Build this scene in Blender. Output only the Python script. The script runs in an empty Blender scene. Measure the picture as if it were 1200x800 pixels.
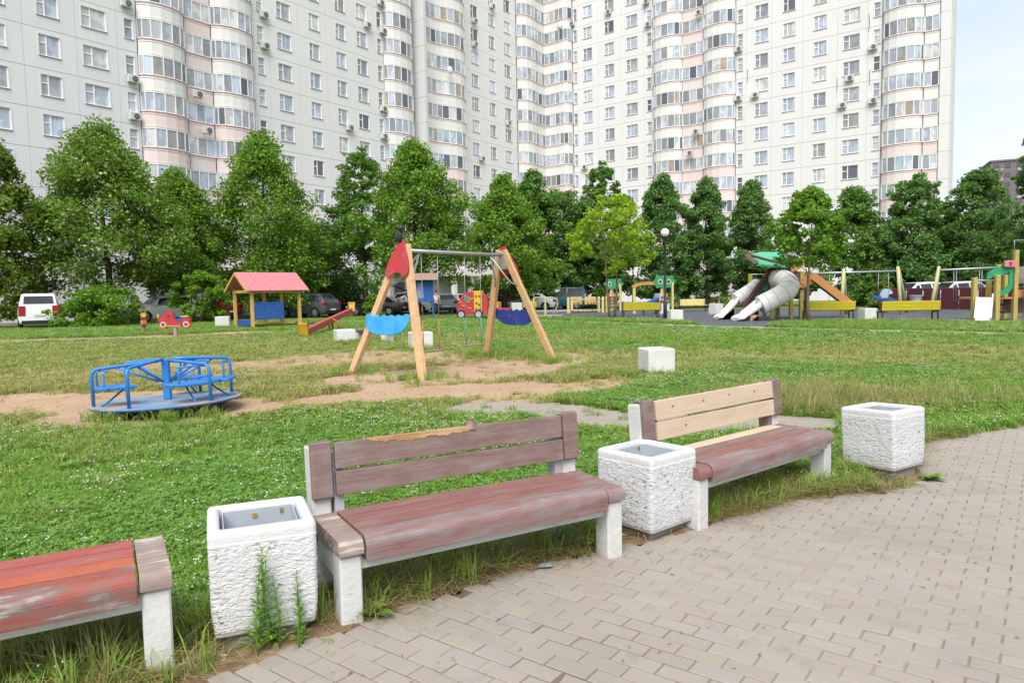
import bpy, math, random
import numpy as np
from mathutils import Vector, Matrix, noise as mnoise
random.seed(7); RNG = np.random.default_rng(11)
scn = bpy.context.scene; COL = scn.collection
sin, cos, pi, rad = math.sin, math.cos, math.pi, math.radians
# ------------------------------------------------------------------ camera
FPX, PITCH, ROLL, CAMH = 833.6, 0.068, -0.018, 1.5
cam_d = bpy.data.cameras.new('camera'); cam = bpy.data.objects.new('camera', cam_d); COL.objects.link(cam)
cam_d.sensor_width = 36.0; cam_d.lens = FPX / 1200 * 36; cam_d.clip_start = 0.05; cam_d.clip_end = 6000
_r0, _u0, _f0 = Vector((1, 0, 0)), Vector((0, sin(PITCH), cos(PITCH))), Vector((0, cos(PITCH), -sin(PITCH)))
_r, _u = _r0 * cos(ROLL) + _u0 * sin(ROLL), _u0 * cos(ROLL) - _r0 * sin(ROLL)
cam.matrix_world = Matrix(((_r.x, _u.x, -_f0.x, 0), (_r.y, _u.y, -_f0.y, 0), (_r.z, _u.z, -_f0.z, CAMH), (0, 0, 0, 1)))
scn.camera = cam
# ------------------------------------------------------------------ sky, sun, exposure
SUN_EL, SUN_AZ = rad(52), rad(187)          # azimuth clockwise from +y: the sun stands high behind the camera
world = bpy.data.worlds.new('World'); scn.world = world; world.use_nodes = True
wt = world.node_tree; wt.nodes.clear()
wo = wt.nodes.new('ShaderNodeOutputWorld'); bg = wt.nodes.new('ShaderNodeBackground'); bg.inputs[1].default_value = 0.12
sky = wt.nodes.new('ShaderNodeTexSky'); sky.sky_type = 'NISHITA'; sky.sun_disc = False
sky.sun_elevation = SUN_EL; sky.sun_rotation = SUN_AZ; sky.air_density = 1.0; sky.dust_density = 1.5
tcw = wt.nodes.new('ShaderNodeTexCoord'); mpw = wt.nodes.new('ShaderNodeMapping'); mpw.inputs['Scale'].default_value = (1.6, 1.6, 4.2)
mpw.inputs['Location'].default_value = (.3, .15, .35)
nzw = wt.nodes.new('ShaderNodeTexNoise'); nzw.inputs['Scale'].default_value = 1.5; nzw.inputs['Detail'].default_value = 7; nzw.inputs['Roughness'].default_value = .55
rpw = wt.nodes.new('ShaderNodeValToRGB'); rpw.color_ramp.elements[0].position = .36; rpw.color_ramp.elements[1].position = .60
rpw.color_ramp.elements[0].color = (.50, .50, .50, 1); rpw.color_ramp.elements[1].color = (.97, .97, .97, 1)
mxw = wt.nodes.new('ShaderNodeMix'); mxw.data_type = 'RGBA'; mxw.inputs[7].default_value = (3.95, 4.12, 4.3, 1)
wl = wt.links.new
wl(tcw.outputs['Generated'], mpw.inputs[0]); wl(mpw.outputs[0], nzw.inputs['Vector']); wl(nzw.outputs[0], rpw.inputs[0])
wl(rpw.outputs[0], mxw.inputs[0]); wl(sky.outputs[0], mxw.inputs[6]); wl(mxw.outputs[2], bg.inputs[0]); wl(bg.outputs[0], wo.inputs[0])
sun_d = bpy.data.lights.new('sun', 'SUN'); sun_d.energy = 2.2; sun_d.angle = rad(42); sun_d.color = (1, .97, .93)
sun = bpy.data.objects.new('sun', sun_d); COL.objects.link(sun)
_sv = Vector((sin(SUN_AZ) * cos(SUN_EL), cos(SUN_AZ) * cos(SUN_EL), sin(SUN_EL)))
sun.rotation_euler = _sv.to_track_quat('Z', 'Y').to_euler(); sun.location = _sv * 60
vs = scn.view_settings; vs.view_transform = 'Standard'; vs.look = 'None'; vs.exposure = 1.02; vs.gamma = 1.0; vs.use_curve_mapping = False
scn.render.engine = 'CYCLES'; scn.cycles.max_bounces = 6; scn.cycles.diffuse_bounces = 3; scn.cycles.transparent_max_bounces = 6
# ------------------------------------------------------------------ measuring on the ground plane
def ray(px, py):
    X, Z = (px - 600) / FPX, -(py - 400) / FPX
    c, s = cos(ROLL), sin(ROLL); x, z = c * X - s * Z, s * X + c * Z
    c, s = cos(PITCH), sin(PITCH)
    return Vector((x, c + z * s, z * c - s))
def G(px, py, z=0.0):
    r = ray(px, py); return r * ((z - CAMH) / r.z) + Vector((0, 0, CAMH))
def zat(px, py, p):                     # height seen at a pixel row above ground point p
    r = ray(px, py); return CAMH + r.z * (p[1] / r.y)
def xat(px, py, y):                     # point seen at a pixel, at depth y
    r = ray(px, py); return r * (y / r.y) + Vector((0, 0, CAMH))
def pxm(p): return FPX / p[1]           # pixels per metre at p
# ------------------------------------------------------------------ mesh helpers
class MB:
    def __init__(s): s.v = []; s.f = []; s.m = []; s.sm = []; s.mi = 0
    def add(s, vs, fs, smooth=False):
        o = len(s.v); s.v += [tuple(p) for p in vs]
        for f in fs: s.f.append([i + o for i in f]); s.m.append(s.mi); s.sm.append(smooth)
        return s
    def box(s, x0, x1, y0, y1, z0, z1, M=None):
        vs = [Vector(p) for p in ((x0,y0,z0),(x1,y0,z0),(x1,y1,z0),(x0,y1,z0),(x0,y0,z1),(x1,y0,z1),(x1,y1,z1),(x0,y1,z1))]
        if M is not None: vs = [M @ p for p in vs]
        return s.add(vs, [(0,3,2,1),(4,5,6,7),(0,1,5,4),(1,2,6,5),(2,3,7,6),(3,0,4,7)])
    def cbox(s, x0, x1, y0, y1, z0, z1, c=.006, M=None):      # box with chamfered edges (loft of 4 rings)
        rings = []
        for z, k in ((z0, c), (z0 + c, 0), (z1 - c, 0), (z1, c)):
            a, b, e, d = x0 + k, x1 - k, y0 + k, y1 - k
            q = c * .7
            rings.append([(a+q,e,z),(b-q,e,z),(b,e+q,z),(b,d-q,z),(b-q,d,z),(a+q,d,z),(a,d-q,z),(a,e+q,z)])
        return s.loft(rings, True, M)
    def loft(s, rings, caps=True, M=None, smooth=False):
        n = len(rings[0]); vs = [Vector(p) for r in rings for p in r]
        if M is not None: vs = [M @ p for p in vs]
        fs = []
        for k in range(len(rings) - 1):
            for i in range(n):
                j = (i + 1) % n; fs.append((k*n+i, k*n+j, (k+1)*n+j, (k+1)*n+i))
        s.add(vs, fs, smooth)
        if caps:
            o = len(s.v) - len(vs); e = (len(rings) - 1) * n
            s.f.append([o + i for i in reversed(range(n))]); s.f.append([o + e + i for i in range(n)])
            s.m += [s.mi] * 2; s.sm += [False] * 2
        return s
    def tube(s, pts, r, n=8, caps=True, flat=None):
        pts = [Vector(p) for p in pts]; rr = r if isinstance(r, (list, tuple)) else [r] * len(pts)
        rings = []; up = None
        for i, p in enumerate(pts):
            t = (pts[min(i+1, len(pts)-1)] - pts[max(i-1, 0)]).normalized()
            if up is None: up = Vector((0, 0, 1)) if abs(t.z) < .9 else Vector((1, 0, 0))
            a = t.cross(up).normalized(); b = a.cross(t).normalized(); up = b
            k = flat or 1.0
            rings.append([p + a * (rr[i] * cos(2*pi*j/n)) + b * (rr[i] * k * sin(2*pi*j/n)) for j in range(n)])
        return s.loft(rings, caps, None, True)
    def bar(s, a, b, w, h, up=(0, 0, 1), M=None):             # rectangular bar from a to b
        a, b = Vector(a), Vector(b); t = (b - a).normalized(); up = Vector(up)
        x = t.cross(up)
        if x.length < 1e-4: x = t.cross(Vector((1, 0, 0)))
        x.normalize(); y = x.cross(t).normalized()
        r = lambda p: [p - x*w/2 - y*h/2, p + x*w/2 - y*h/2, p + x*w/2 + y*h/2, p - x*w/2 + y*h/2]
        return s.loft([r(a), r(b)], True, M)
    def prism(s, out, t0, t1, f):                             # outline points (a,b) mapped by f(a,b,t)
        n = len(out)
        return s.loft([[f(a, b, t0) for a, b in out], [f(a, b, t1) for a, b in out]], True)
    def lathe(s, prof, n=16, c=(0, 0, 0), smooth=True, caps=True):
        rings = [[(c[0] + r*cos(2*pi*j/n), c[1] + r*sin(2*pi*j/n), c[2] + z) for j in range(n)] for r, z in prof]
        return s.loft(rings, caps, None, smooth)
    def ball(s, c, r, n=12, k=8, sc=(1, 1, 1)):
        rings = [[(c[0] + r*sc[0]*max(sin(pi*i/k), .001)*cos(2*pi*j/n), c[1] + r*sc[1]*max(sin(pi*i/k), .001)*sin(2*pi*j/n), c[2] - r*sc[2]*cos(pi*i/k)) for j in range(n)] for i in range(k+1)]
        return s.loft(rings, False, None, True)
    def mesh(s, name, mats=None):
        me = bpy.data.meshes.new(name); me.from_pydata(s.v, [], s.f)
        if mats is not None:
            for m in (mats if isinstance(mats, (list, tuple)) else [mats]): me.materials.append(m)
        me.polygons.foreach_set('material_index', s.m); me.polygons.foreach_set('use_smooth', s.sm); me.update()
        return me
    def build(s, name, mats, parent=None, bevel=0, loc=None, rz=0):
        o = link(name, s.mesh(name, mats), parent, loc, rz)
        if bevel:
            b = o.modifiers.new('edge', 'BEVEL'); b.width = bevel; b.segments = 2; b.limit_method = 'ANGLE'; b.angle_limit = rad(40)
        return o
def link(name, data, parent=None, loc=None, rz=0):
    o = bpy.data.objects.new(name, data); COL.objects.link(o)
    if parent is not None: o.parent = parent
    if loc is not None: o.location = loc
    if rz: o.rotation_euler = (0, 0, rz)
    return o
def thing(name, label, cat, loc=(0, 0, 0), rz=0, group=None):
    o = link(name, None, None, loc, rz); o.empty_display_size = .2
    return tag(o, label, cat, group)
def tag(o, label, cat, group=None):
    o['label'] = label; o['category'] = cat
    if group: o['group'] = group
    return o
def structure(o): o['kind'] = 'structure'; return o
def stuff(o): o['kind'] = 'stuff'; return o
def kids(o, _c={}): return [c for c in o.children]
def copy_tree(o, parent=None):
    c = o.copy(); COL.objects.link(c)
    if parent is not None: c.parent = parent
    for ch in o.children: copy_tree(ch, c)
    return c
def quads_mesh(name, V, mat, k=4):      # V (n,k,3) array of loose polygons
    n = len(V); me = bpy.data.meshes.new(name)
    me.vertices.add(n*k); me.vertices.foreach_set('co', np.asarray(V, np.float32).ravel())
    me.loops.add(n*k); me.loops.foreach_set('vertex_index', np.arange(n*k, dtype=np.int32))
    me.polygons.add(n); me.polygons.foreach_set('loop_start', np.arange(0, n*k, k, dtype=np.int32))
    me.materials.append(mat); me.update(calc_edges=True); return me
# ------------------------------------------------------------------ materials
def lin(h):                             # '#rrggbb' -> linear
    h = h.lstrip('#'); r = []
    for i in (0, 2, 4):
        c = int(h[i:i+2], 16) / 255; r.append(c / 12.92 if c <= .04045 else ((c + .055) / 1.055) ** 2.4)
    return (*r, 1)
def col(c): return lin(c) if isinstance(c, str) else ((c, c, c, 1) if isinstance(c, (int, float)) else (*c[:3], 1))
def new_mat(name):
    m = bpy.data.materials.new(name); m.use_nodes = True; t = m.node_tree
    b = t.nodes['Principled BSDF']; return m, t, b
def nd(t, typ, **kw):
    n = t.nodes.new(typ)
    for k, v in kw.items():
        if k in n.inputs.keys() if isinstance(k, str) else False: n.inputs[k].default_value = v
        else: setattr(n, k, v)
    return n
def mixc(t, fac, a, b, blend='MIX'):
    n = t.nodes.new('ShaderNodeMix'); n.data_type = 'RGBA'; n.blend_type = blend
    for s, v in ((0, fac), (6, a), (7, b)):
        if hasattr(v, 'default_value') or hasattr(v, 'is_linked'): t.links.new(v, n.inputs[s])
        else: n.inputs[s].default_value = v if s == 0 else col(v)
    return n.outputs[2]
def noise(t, vec, scale, detail=4, rough=.55, dist=0):
    n = t.nodes.new('ShaderNodeTexNoise'); n.inputs['Scale'].default_value = scale; n.inputs['Detail'].default_value = detail
    n.inputs['Roughness'].default_value = rough; n.inputs['Distortion'].default_value = dist
    if vec is not None: t.links.new(vec, n.inputs['Vector'])
    return n.outputs[0]
def ramp(t, fac, stops, const=False):
    n = t.nodes.new('ShaderNodeValToRGB'); r = n.color_ramp
    if const: r.interpolation = 'CONSTANT'
    while len(r.elements) < len(stops): r.elements.new(.5)
    for e, (p, c) in zip(r.elements, stops): e.position = p; e.color = col(c)
    t.links.new(fac, n.inputs[0]); return n.outputs[0]
def objvec(t, stretch=(1, 1, 1), rnd=True, gen='Object'):
    tc = t.nodes.new('ShaderNodeTexCoord'); mp = t.nodes.new('ShaderNodeMapping'); mp.inputs['Scale'].default_value = stretch
    t.links.new(tc.outputs[gen], mp.inputs[0])
    if rnd:
        oi = t.nodes.new('ShaderNodeObjectInfo'); mu = t.nodes.new('ShaderNodeMath'); mu.operation = 'MULTIPLY'; mu.inputs[1].default_value = 37
        t.links.new(oi.outputs['Random'], mu.inputs[0])
        cb = t.nodes.new('ShaderNodeCombineXYZ')
        for i in range(3): t.links.new(mu.outputs[0], cb.inputs[i])
        t.links.new(cb.outputs[0], mp.inputs['Location'])
    return mp.outputs[0]
def bump(t, b, h, strength=.3, dist=.01):
    n = t.nodes.new('ShaderNodeBump'); n.inputs['Strength'].default_value = strength; n.inputs['Distance'].default_value = dist
    t.links.new(h, n.inputs['Height']); t.links.new(n.outputs[0], b.inputs['Normal'])
def mat(name, c, c2=None, scale=6, rough=.65, spec=.35, metal=0, bmp=0, bscale=40, bdist=.01, stretch=(1, 1, 1), dirt=None, dirt_scale=3, dirt_lo=.55, rnd_val=0):
    m, t, b = new_mat(name); v = objvec(t, stretch)
    b.inputs['Roughness'].default_value = rough; b.inputs['Specular IOR Level'].default_value = spec; b.inputs['Metallic'].default_value = metal
    if c2 is None:
        k = col(c); c2 = tuple(x * .86 for x in k[:3])
    o = mixc(t, ramp(t, noise(t, v, scale), [(.35, 0.0), (.65, 1.0)]), c, c2)
    if dirt is not None: o = mixc(t, ramp(t, noise(t, v, dirt_scale, 6, .65), [(dirt_lo, 0.0), (dirt_lo + .14, 1.0)]), o, dirt)
    if rnd_val:
        oi = t.nodes.new('ShaderNodeObjectInfo'); hs = t.nodes.new('ShaderNodeHueSaturation'); mr = t.nodes.new('ShaderNodeMapRange')
        mr.inputs[3].default_value = 1 - rnd_val; mr.inputs[4].default_value = 1 + rnd_val
        t.links.new(oi.outputs['Random'], mr.inputs[0]); t.links.new(mr.outputs[0], hs.inputs['Value']); t.links.new(o, hs.inputs['Color']); o = hs.outputs[0]
    t.links.new(o, b.inputs['Base Color'])
    if bmp: bump(t, b, noise(t, v, bscale, 5), bmp, bdist)
    return m
def peeling(name, cols, stretch=(1.2, 14, 14), scale=2.2, rough=.6, grain=.35):      # weathered paint on a board lying along x
    m, t, b = new_mat(name); v = objvec(t, stretch); v2 = objvec(t, (1.5, 3, 3))
    b.inputs['Roughness'].default_value = rough; b.inputs['Specular IOR Level'].default_value = .3
    f = noise(t, v, scale, 6, .6, .6); f2 = noise(t, v2, 3.0, 5, .6)
    a = nd(t, 'ShaderNodeMath', operation='ADD'); t.links.new(f, a.inputs[0]); t.links.new(f2, a.inputs[1])
    h = nd(t, 'ShaderNodeMath', operation='MULTIPLY'); t.links.new(a.outputs[0], h.inputs[0]); h.inputs[1].default_value = .5
    o = ramp(t, h.outputs[0], cols)
    fine = noise(t, objvec(t, (3, 90, 90)), 3, 3, .6)
    o = mixc(t, ramp(t, fine, [(.3, 0.0), (.75, .5)]), o, (.05, .03, .025), 'MULTIPLY') if grain == 0 else mixc(t, grain, o, ramp(t, fine, [(.3, .35), (.7, 1.0)]), 'MULTIPLY')
    t.links.new(o, b.inputs['Base Color']); bump(t, b, fine, .35, .004); return m
# ------------------------------------------------------------------ ground fields
def vnoise(x, y, s, seed=0.0, octv=3):
    # value noise on numpy arrays
    out = np.zeros_like(x, dtype=float); amp = 1.0; tot = 0.0
    for o in range(octv):
        X, Y = x * s + seed * 17.3 + o * 9.1, y * s - seed * 7.7 + o * 3.3
        xi, yi = np.floor(X), np.floor(Y); fx, fy = X - xi, Y - yi
        fx, fy = fx*fx*(3-2*fx), fy*fy*(3-2*fy)
        h = lambda a, b: np.modf(np.abs(np.sin(a * 127.1 + b * 311.7 + seed * 5.1) * 43758.5453))[0]
        v = (h(xi, yi)*(1-fx) + h(xi+1, yi)*fx)*(1-fy) + (h(xi, yi+1)*(1-fx) + h(xi+1, yi+1)*fx)*fy
        out += v * amp; tot += amp; amp *= .5; s *= 2.1
    return out / tot
def sstep(a, b, x):
    t = np.clip((x - a) / (b - a), 0, 1); return t * t * (3 - 2 * t)
def ell(x, y, cx, cy, rx, ry, ang=0.0):
    dx, dy = x - cx, y - cy; c, s = cos(ang), sin(ang)
    return np.sqrt(((dx*c + dy*s) / rx) ** 2 + ((-dx*s + dy*c) / ry) ** 2)
def segd(x, y, pts):
    d = np.full_like(x, 1e9, dtype=float)
    for (ax, ay), (bx, by) in zip(pts[:-1], pts[1:]):
        vx, vy = bx - ax, by - ay; t = np.clip(((x-ax)*vx + (y-ay)*vy) / (vx*vx + vy*vy), 0, 1)
        d = np.minimum(d, np.hypot(x - ax - t*vx, y - ay - t*vy))
    return d
def inpoly(x, y, P):
    c = np.zeros(x.shape, bool); n = len(P)
    for i in range(n):
        (x1, y1), (x2, y2) = P[i], P[(i+1) % n]
        k = ((y1 > y) != (y2 > y)) & (x < (x2-x1) * (y-y1) / ((y2-y1) + 1e-12) + x1); c ^= k
    return c
g2 = lambda px, py: tuple(G(px, py)[:2])
# edge of the paved plaza, from beyond the left of the frame round to the right
EDGE = [(-7, -.55), (-4.6, .62), (-3.1, 1.45), (-2.1, 2.13), (-1.36, 2.69), (-1.11, 2.90), (-.57, 3.36), (-.21, 3.66), (.17, 3.92), (.8, 4.22), (1.39, 4.62), (2.0, 5.0), (2.47, 5.13), (2.9, 5.22), (3.22, 5.62), (3.45, 6.15), (3.95, 6.8), (4.58, 7.15), (5.47, 7.53), (6.6, 7.9), (8.5, 8.2), (12, 8.3)]
PLAZA = EDGE + [(12, -5), (-7, -5)]
MIDPATH = [(-.4, 9.25), (.55, 8.95), (1.25, 8.05), (2.2, 7.9), (3.1, 7.75)]
PATHLINE = [g2(560, 374), g2(640, 375.5), g2(720, 378.5), g2(800, 381.5), g2(880, 384), g2(960, 386), g2(1050, 388), g2(1200, 391.5), g2(1300, 394)]
RUBBER = [g2(585, 371.5), g2(660, 372.5), g2(742, 373), g2(800, 376.5), g2(838, 383), g2(893, 383.5), g2(915, 377.5), g2(960, 375.5), g2(1050, 375.5), g2(1200, 379), g2(1330, 383), (48, 33), (40, 46), (20, 52), (4, 55), (-3, 48)]
MGR = (-4.66, 9.55)
SW_L, SW_D = Vector((-2.36, 13.14)), Vector((.62, .785)); SW_N = Vector((.785, -.62)); SW_LEN = 4.05
def fields(x, y):
    x = np.asarray(x, float); y = np.asarray(y, float)
    n1 = vnoise(x, y, .55, 1); n2 = vnoise(x, y, 1.7, 2); n3 = vnoise(x, y, .22, 3)
    w = (n1 - .5) * .75 + (n2 - .5) * .45
    soil = sstep(1.15, .75, ell(x, y, -7.6, 10.3, 3.6, 1.25, .12) + w * .8)
    soil = np.maximum(soil, .9 * sstep(1.2, .8, ell(x, y, MGR[0], MGR[1], 1.65, 1.35) + w * .6))
    soil = np.maximum(soil, sstep(1.2, .7, ell(x, y, -.9, 13.7, 3.1, 1.55, rad(40)) + w * .7))
    soil = np.maximum(soil, .85 * sstep(1.2, .7, ell(x, y, -1.2, 10.9, 2.9, .9, rad(20)) + w * 1.2))
    soil = np.maximum(soil, .75 * sstep(1.2, .75, ell(x, y, .9, 11.0, 1.7, .9, rad(40)) + w * 1.2))
    soil = np.maximum(soil, sstep(1.9, .9, segd(x, y, [(-40, 26.5), (-20, 27), (-14.5, 28.5), (-11.5, 30.5)]) + w * 1.6))
    soil = np.maximum(soil, .6 * sstep(1.2, .5, ell(x, y, -4.5, 16.5, 4.5, 3, 0) + w * 2.2))
    dry = .85 * sstep(1.35, .55, ell(x, y, -4.5, 13.5, 9, 5.4, rad(12)) + w * .7)
    dry = np.maximum(dry, .5 * sstep(1.2, .5, ell(x, y, -9, 22, 13, 8) + w * 1.6))
    dry = np.maximum(dry, .75 * sstep(1.3, .6, ell(x, y, 3.95, 9.6, 1.6, 1.3) + w))
    dry = np.maximum(dry, .55 * sstep(1.3, .5, ell(x, y, 9, 15, 8, 3.5) + w * 2.0))
    clover = sstep(.42, .62, n3 * .6 + n1 * .4)
    ed = segd(x, y, EDGE); near_edge = sstep(.46, .12, ed + (n2 - .5) * .22) * (x < 3.9)
    soil = np.maximum(soil, near_edge * .9)
    for cx, cy, an in ((-.25, 3.66, .53), (1.6, 4.98, .68), (-2.2, 2.45, .52)):     # trodden dirt under the benches
        soil = np.maximum(soil, .8 * sstep(1.25, .7, ell(x, y, cx, cy, .95, .26, an) + w * .5))
        dry = np.maximum(dry, .8 * sstep(1.3, .8, ell(x, y, cx, cy, 1.0, .34, an) + w * .4))
    return soil, np.clip(dry, 0, 1), clover
def axis(lo, hi, fine, a, b, grow=1.22, far=3000):
    c = list(np.arange(a, b + fine/2, fine)); d = fine
    while c[-1] < hi: d *= grow; c.append(c[-1] + d)
    d = fine; 
    while c[0] > lo: d *= grow; c.insert(0, c[0] - d)
    return np.array(c)
gx = axis(-3000, 3000, .16, -10, 8, 1.16); gy = axis(-3000, 3000, .16, 1.5, 19, 1.14)
XX, YY = np.meshgrid(gx, gy); nx, ny = len(gx), len(gy)
ZZ = (vnoise(XX, YY, .5, 5) - .5) * .05 * (np.hypot(XX, YY) < 60) * sstep(.25, .9, segd(XX, YY, EDGE)) * (~inpoly(XX, YY, PLAZA))
ZZ = ZZ - .035 * inpoly(XX, YY, PLAZA) - .012
flat = (segd(XX, YY, PATHLINE) < 2) | inpoly(XX, YY, RUBBER) | (segd(XX, YY, MIDPATH) < .7) | (YY > 40); ZZ = np.where(flat, np.minimum(ZZ, -.012), ZZ)
me = bpy.data.meshes.new('ground')
me.vertices.add(nx*ny); me.vertices.foreach_set('co', np.stack([XX, YY, ZZ], -1).astype(np.float32).ravel())
ii = (np.arange(ny-1)[:, None] * nx + np.arange(nx-1)[None, :]).ravel()
fi = np.stack([ii, ii+1, ii+1+nx, ii+nx], -1).astype(np.int32)
me.loops.add(fi.size); me.loops.foreach_set('vertex_index', fi.ravel()); me.polygons.add(len(fi)); me.polygons.foreach_set('loop_start', np.arange(0, fi.size, 4, dtype=np.int32))
me.polygons.foreach_set('use_smooth', np.ones(len(fi), bool)); me.update(calc_edges=True)
so, dr, cl = fields(XX, YY)
ca = me.color_attributes.new('cover', 'FLOAT_COLOR', 'POINT')
ca.data.foreach_set('color', np.stack([so, dr, cl, np.ones_like(so)], -1).astype(np.float32).ravel())
m, t, b = new_mat('earth'); b.inputs['Roughness'].default_value = .95; b.inputs['Specular IOR Level'].default_value = .1
at = nd(t, 'ShaderNodeAttribute', attribute_name='cover'); sp = nd(t, 'ShaderNodeSeparateColor'); t.links.new(at.outputs['Color'], sp.inputs[0])
v = objvec(t, (1, 1, 1), False)
sand = mixc(t, ramp(t, noise(t, v, 1.1, 5), [(.35, 0.0), (.65, 1.0)]), (.43, .32, .21), (.39, .255, .165))
sand = mixc(t, ramp(t, noise(t, v, 22, 5, .7), [(.45, 0.0), (.75, .55)]), sand, (.17, .10, .06))
turf = mixc(t, ramp(t, noise(t, v, 2.5, 5), [(.35, 0.0), (.65, 1.0)]), (.10, .16, .026), (.14, .20, .04))
turf = mixc(t, ramp(t, noise(t, v, 30, 4, .7), [(.35, 0.0), (.7, .6)]), turf, (.05, .075, .015))
turf = mixc(t, sp.outputs[1], turf, mixc(t, ramp(t, noise(t, v, 3.1, 5), [(.35, 0.0), (.65, 1.0)]), (.22, .20, .06), (.30, .25, .10)))
o = mixc(t, ramp(t, noise(t, v, 6, 5, .7), [(.3, 0.0), (.7, .22)]), turf, sand)
fm = nd(t, 'ShaderNodeMath', operation='ADD'); fn = nd(t, 'ShaderNodeMath', operation='MULTIPLY_ADD'); t.links.new(noise(t, v, 7, 6, .7), fn.inputs[0]); fn.inputs[1].default_value = .9; fn.inputs[2].default_value = -.45
t.links.new(fn.outputs[0], fm.inputs[0]); t.links.new(sp.outputs[0], fm.inputs[1])
o = mixc(t, ramp(t, fm.outputs[0], [(.38, 0.0), (.62, 1.0)]), o, sand)
t.links.new(o, b.inputs['Base Color']); bump(t, b, noise(t, v, 25, 6, .7), .6, .02)
me.materials.append(m); ground = structure(link('ground', me))

def strip(name, line, w, z, m, jit=0, n=6):
    P = []
    for (a, bb) in zip(line[:-1], line[1:]):
        for k in range(n): P.append(Vector(a).lerp(Vector(bb), k / n))
    P.append(Vector(line[-1])); L = []; R_ = []
    for i, p in enumerate(P):
        d = (P[min(i+1, len(P)-1)] - P[max(i-1, 0)]).normalized(); nn = Vector((-d.y, d.x))
        a = w/2 * (1 + random.uniform(-jit, jit)); c = w/2 * (1 + random.uniform(-jit, jit))
        L.append((*(p + nn*a), z)); R_.append((*(p - nn*c), z))
    k = len(P); mb = MB(); mb.add(L + R_, [(i, i+k, i+1+k, i+1) for i in range(k-1)]); return structure(mb.build(name, m))
def sheet(name, poly, z, m):
    mb = MB(); mb.add([(x, y, z) for x, y in poly], [list(range(len(poly)))[::-1]]); o = structure(mb.build(name, m)); return o
M_concrete = mat('path_concrete', (.42, .38, .33), (.36, .32, .28), 3, .9, .2, bmp=.3, bscale=60, dirt=(.25, .2, .13), dirt_scale=6)
M_rubber = mat('rubber_surfacing', (.085, .088, .105), (.11, .112, .13), 1.5, .85, .25, bmp=.3, bscale=120)
M_asphalt = mat('asphalt', (.07, .07, .072), (.10, .10, .10), 1, .9, .2, bmp=.3, bscale=60)
strip('footpath', PATHLINE, 1.15, .004, M_concrete, .12)
sheet('rubber_surface', RUBBER, .006, M_rubber)
sheet('footpath_landing', [g2(812, 384.5), g2(905, 387), g2(893, 382.8), g2(838, 382.5), g2(826, 383)], .009, M_concrete)
sheet('parking_road', [(-70, 40), (-34, 46), (-20, 56), (-6, 56.5), (6, 55.5), (10, 58), (10, 76), (-30, 76), (-70, 50)], .006, M_asphalt)
mb = MB(); KL = [(-70, 39.6), (-34, 45.6), (-20, 55.6), (-6, 56.1), (6, 55.1)]
for a, bb in zip(KL[:-1], KL[1:]): mb.bar((*a, .02), (*bb, .02), .16, .24)
structure(mb.build('kerb', mat('kerb_concrete', (.36, .35, .33), rough=.9)))

# ------------------------------------------------------------------ paved plaza: separate concrete blocks
def paver_mat():
    m, t, b = new_mat('paving_block'); b.inputs['Roughness'].default_value = .9; b.inputs['Specular IOR Level'].default_value = .15
    oi = nd(t, 'ShaderNodeObjectInfo'); ge = nd(t, 'ShaderNodeNewGeometry'); ad = nd(t, 'ShaderNodeMath', operation='ADD'); fr = nd(t, 'ShaderNodeMath', operation='FRACT')
    t.links.new(oi.outputs['Random'], ad.inputs[0]); t.links.new(ge.outputs['Random Per Island'], ad.inputs[1]); t.links.new(ad.outputs[0], fr.inputs[0])
    c = ramp(t, fr.outputs[0], [(0, (.278, .243, .203)), (.3, (.305, .268, .228)), (.55, (.292, .250, .212)), (.8, (.288, .264, .240)), (1, (.318, .280, .234))])
    tc = nd(t, 'ShaderNodeTexCoord'); mp = nd(t, 'ShaderNodeMapping'); t.links.new(ge.outputs['Position'], mp.inputs[0]); v = mp.outputs[0]
    c = mixc(t, ramp(t, noise(t, v, 1.3, 5, .6), [(.3, 0.0), (.7, .38)]), c, (.365, .322, .278))
    c = mixc(t, ramp(t, noise(t, v, 160, 3, .7), [(.5, 0.0), (.75, .55)]), c, (.22, .185, .15))
    c = mixc(t, ramp(t, noise(t, v, 5, 6, .7), [(.56, 0.0), (.74, .6)]), c, (.20, .17, .14))
    c = mixc(t, ramp(t, noise(t, v, .55, 4, .6), [(.52, 0.0), (.72, .4)]), c, (.20, .175, .15))
    t.links.new(c, b.inputs['Base Color']); bump(t, b, noise(t, v, 220, 3, .7), .35, .003); return m
M_pave = paver_mat()
PV_A = rad(-37.0); PL, PW = .197, .0955
pd, pn = Vector((cos(PV_A), sin(PV_A))), Vector((-sin(PV_A), cos(PV_A)))
PAV = structure(link('pavement', None))
def block_mesh(l, w):
    mb = MB(); g = .0028; e = .004
    mb.add([(-l/2+g, -w/2+g, -.05), (l/2-g, -w/2+g, -.05), (l/2-g, w/2-g, -.05), (-l/2+g, w/2-g, -.05), (-l/2+g, -w/2+g, -e), (l/2-g, -w/2+g, -e), (l/2-g, w/2-g, -e), (-l/2+g, w/2-g, -e),
            (-l/2+g+e, -w/2+g+e, 0), (l/2-g-e, -w/2+g+e, 0), (l/2-g-e, w/2-g-e, 0), (-l/2+g+e, w/2-g-e, 0)],
           [(0,1,5,4),(1,2,6,5),(2,3,7,6),(3,0,4,7),(4,5,9,8),(5,6,10,9),(6,7,11,10),(7,4,8,11),(8,9,10,11)])
    return mb
blocks = []
o0 = Vector((1.3, 2.9))
for j in range(-90, 90):
    for i in range(-60, 60):
        c = o0 + pd * ((i + (.5 if j % 2 else 0)) * PL) + pn * (j * PW)
        if c.y < .3 or c.y > 9.5 or c.x > 9 or c.x < -3.5: continue
        blocks.append((c.x, c.y))
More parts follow.
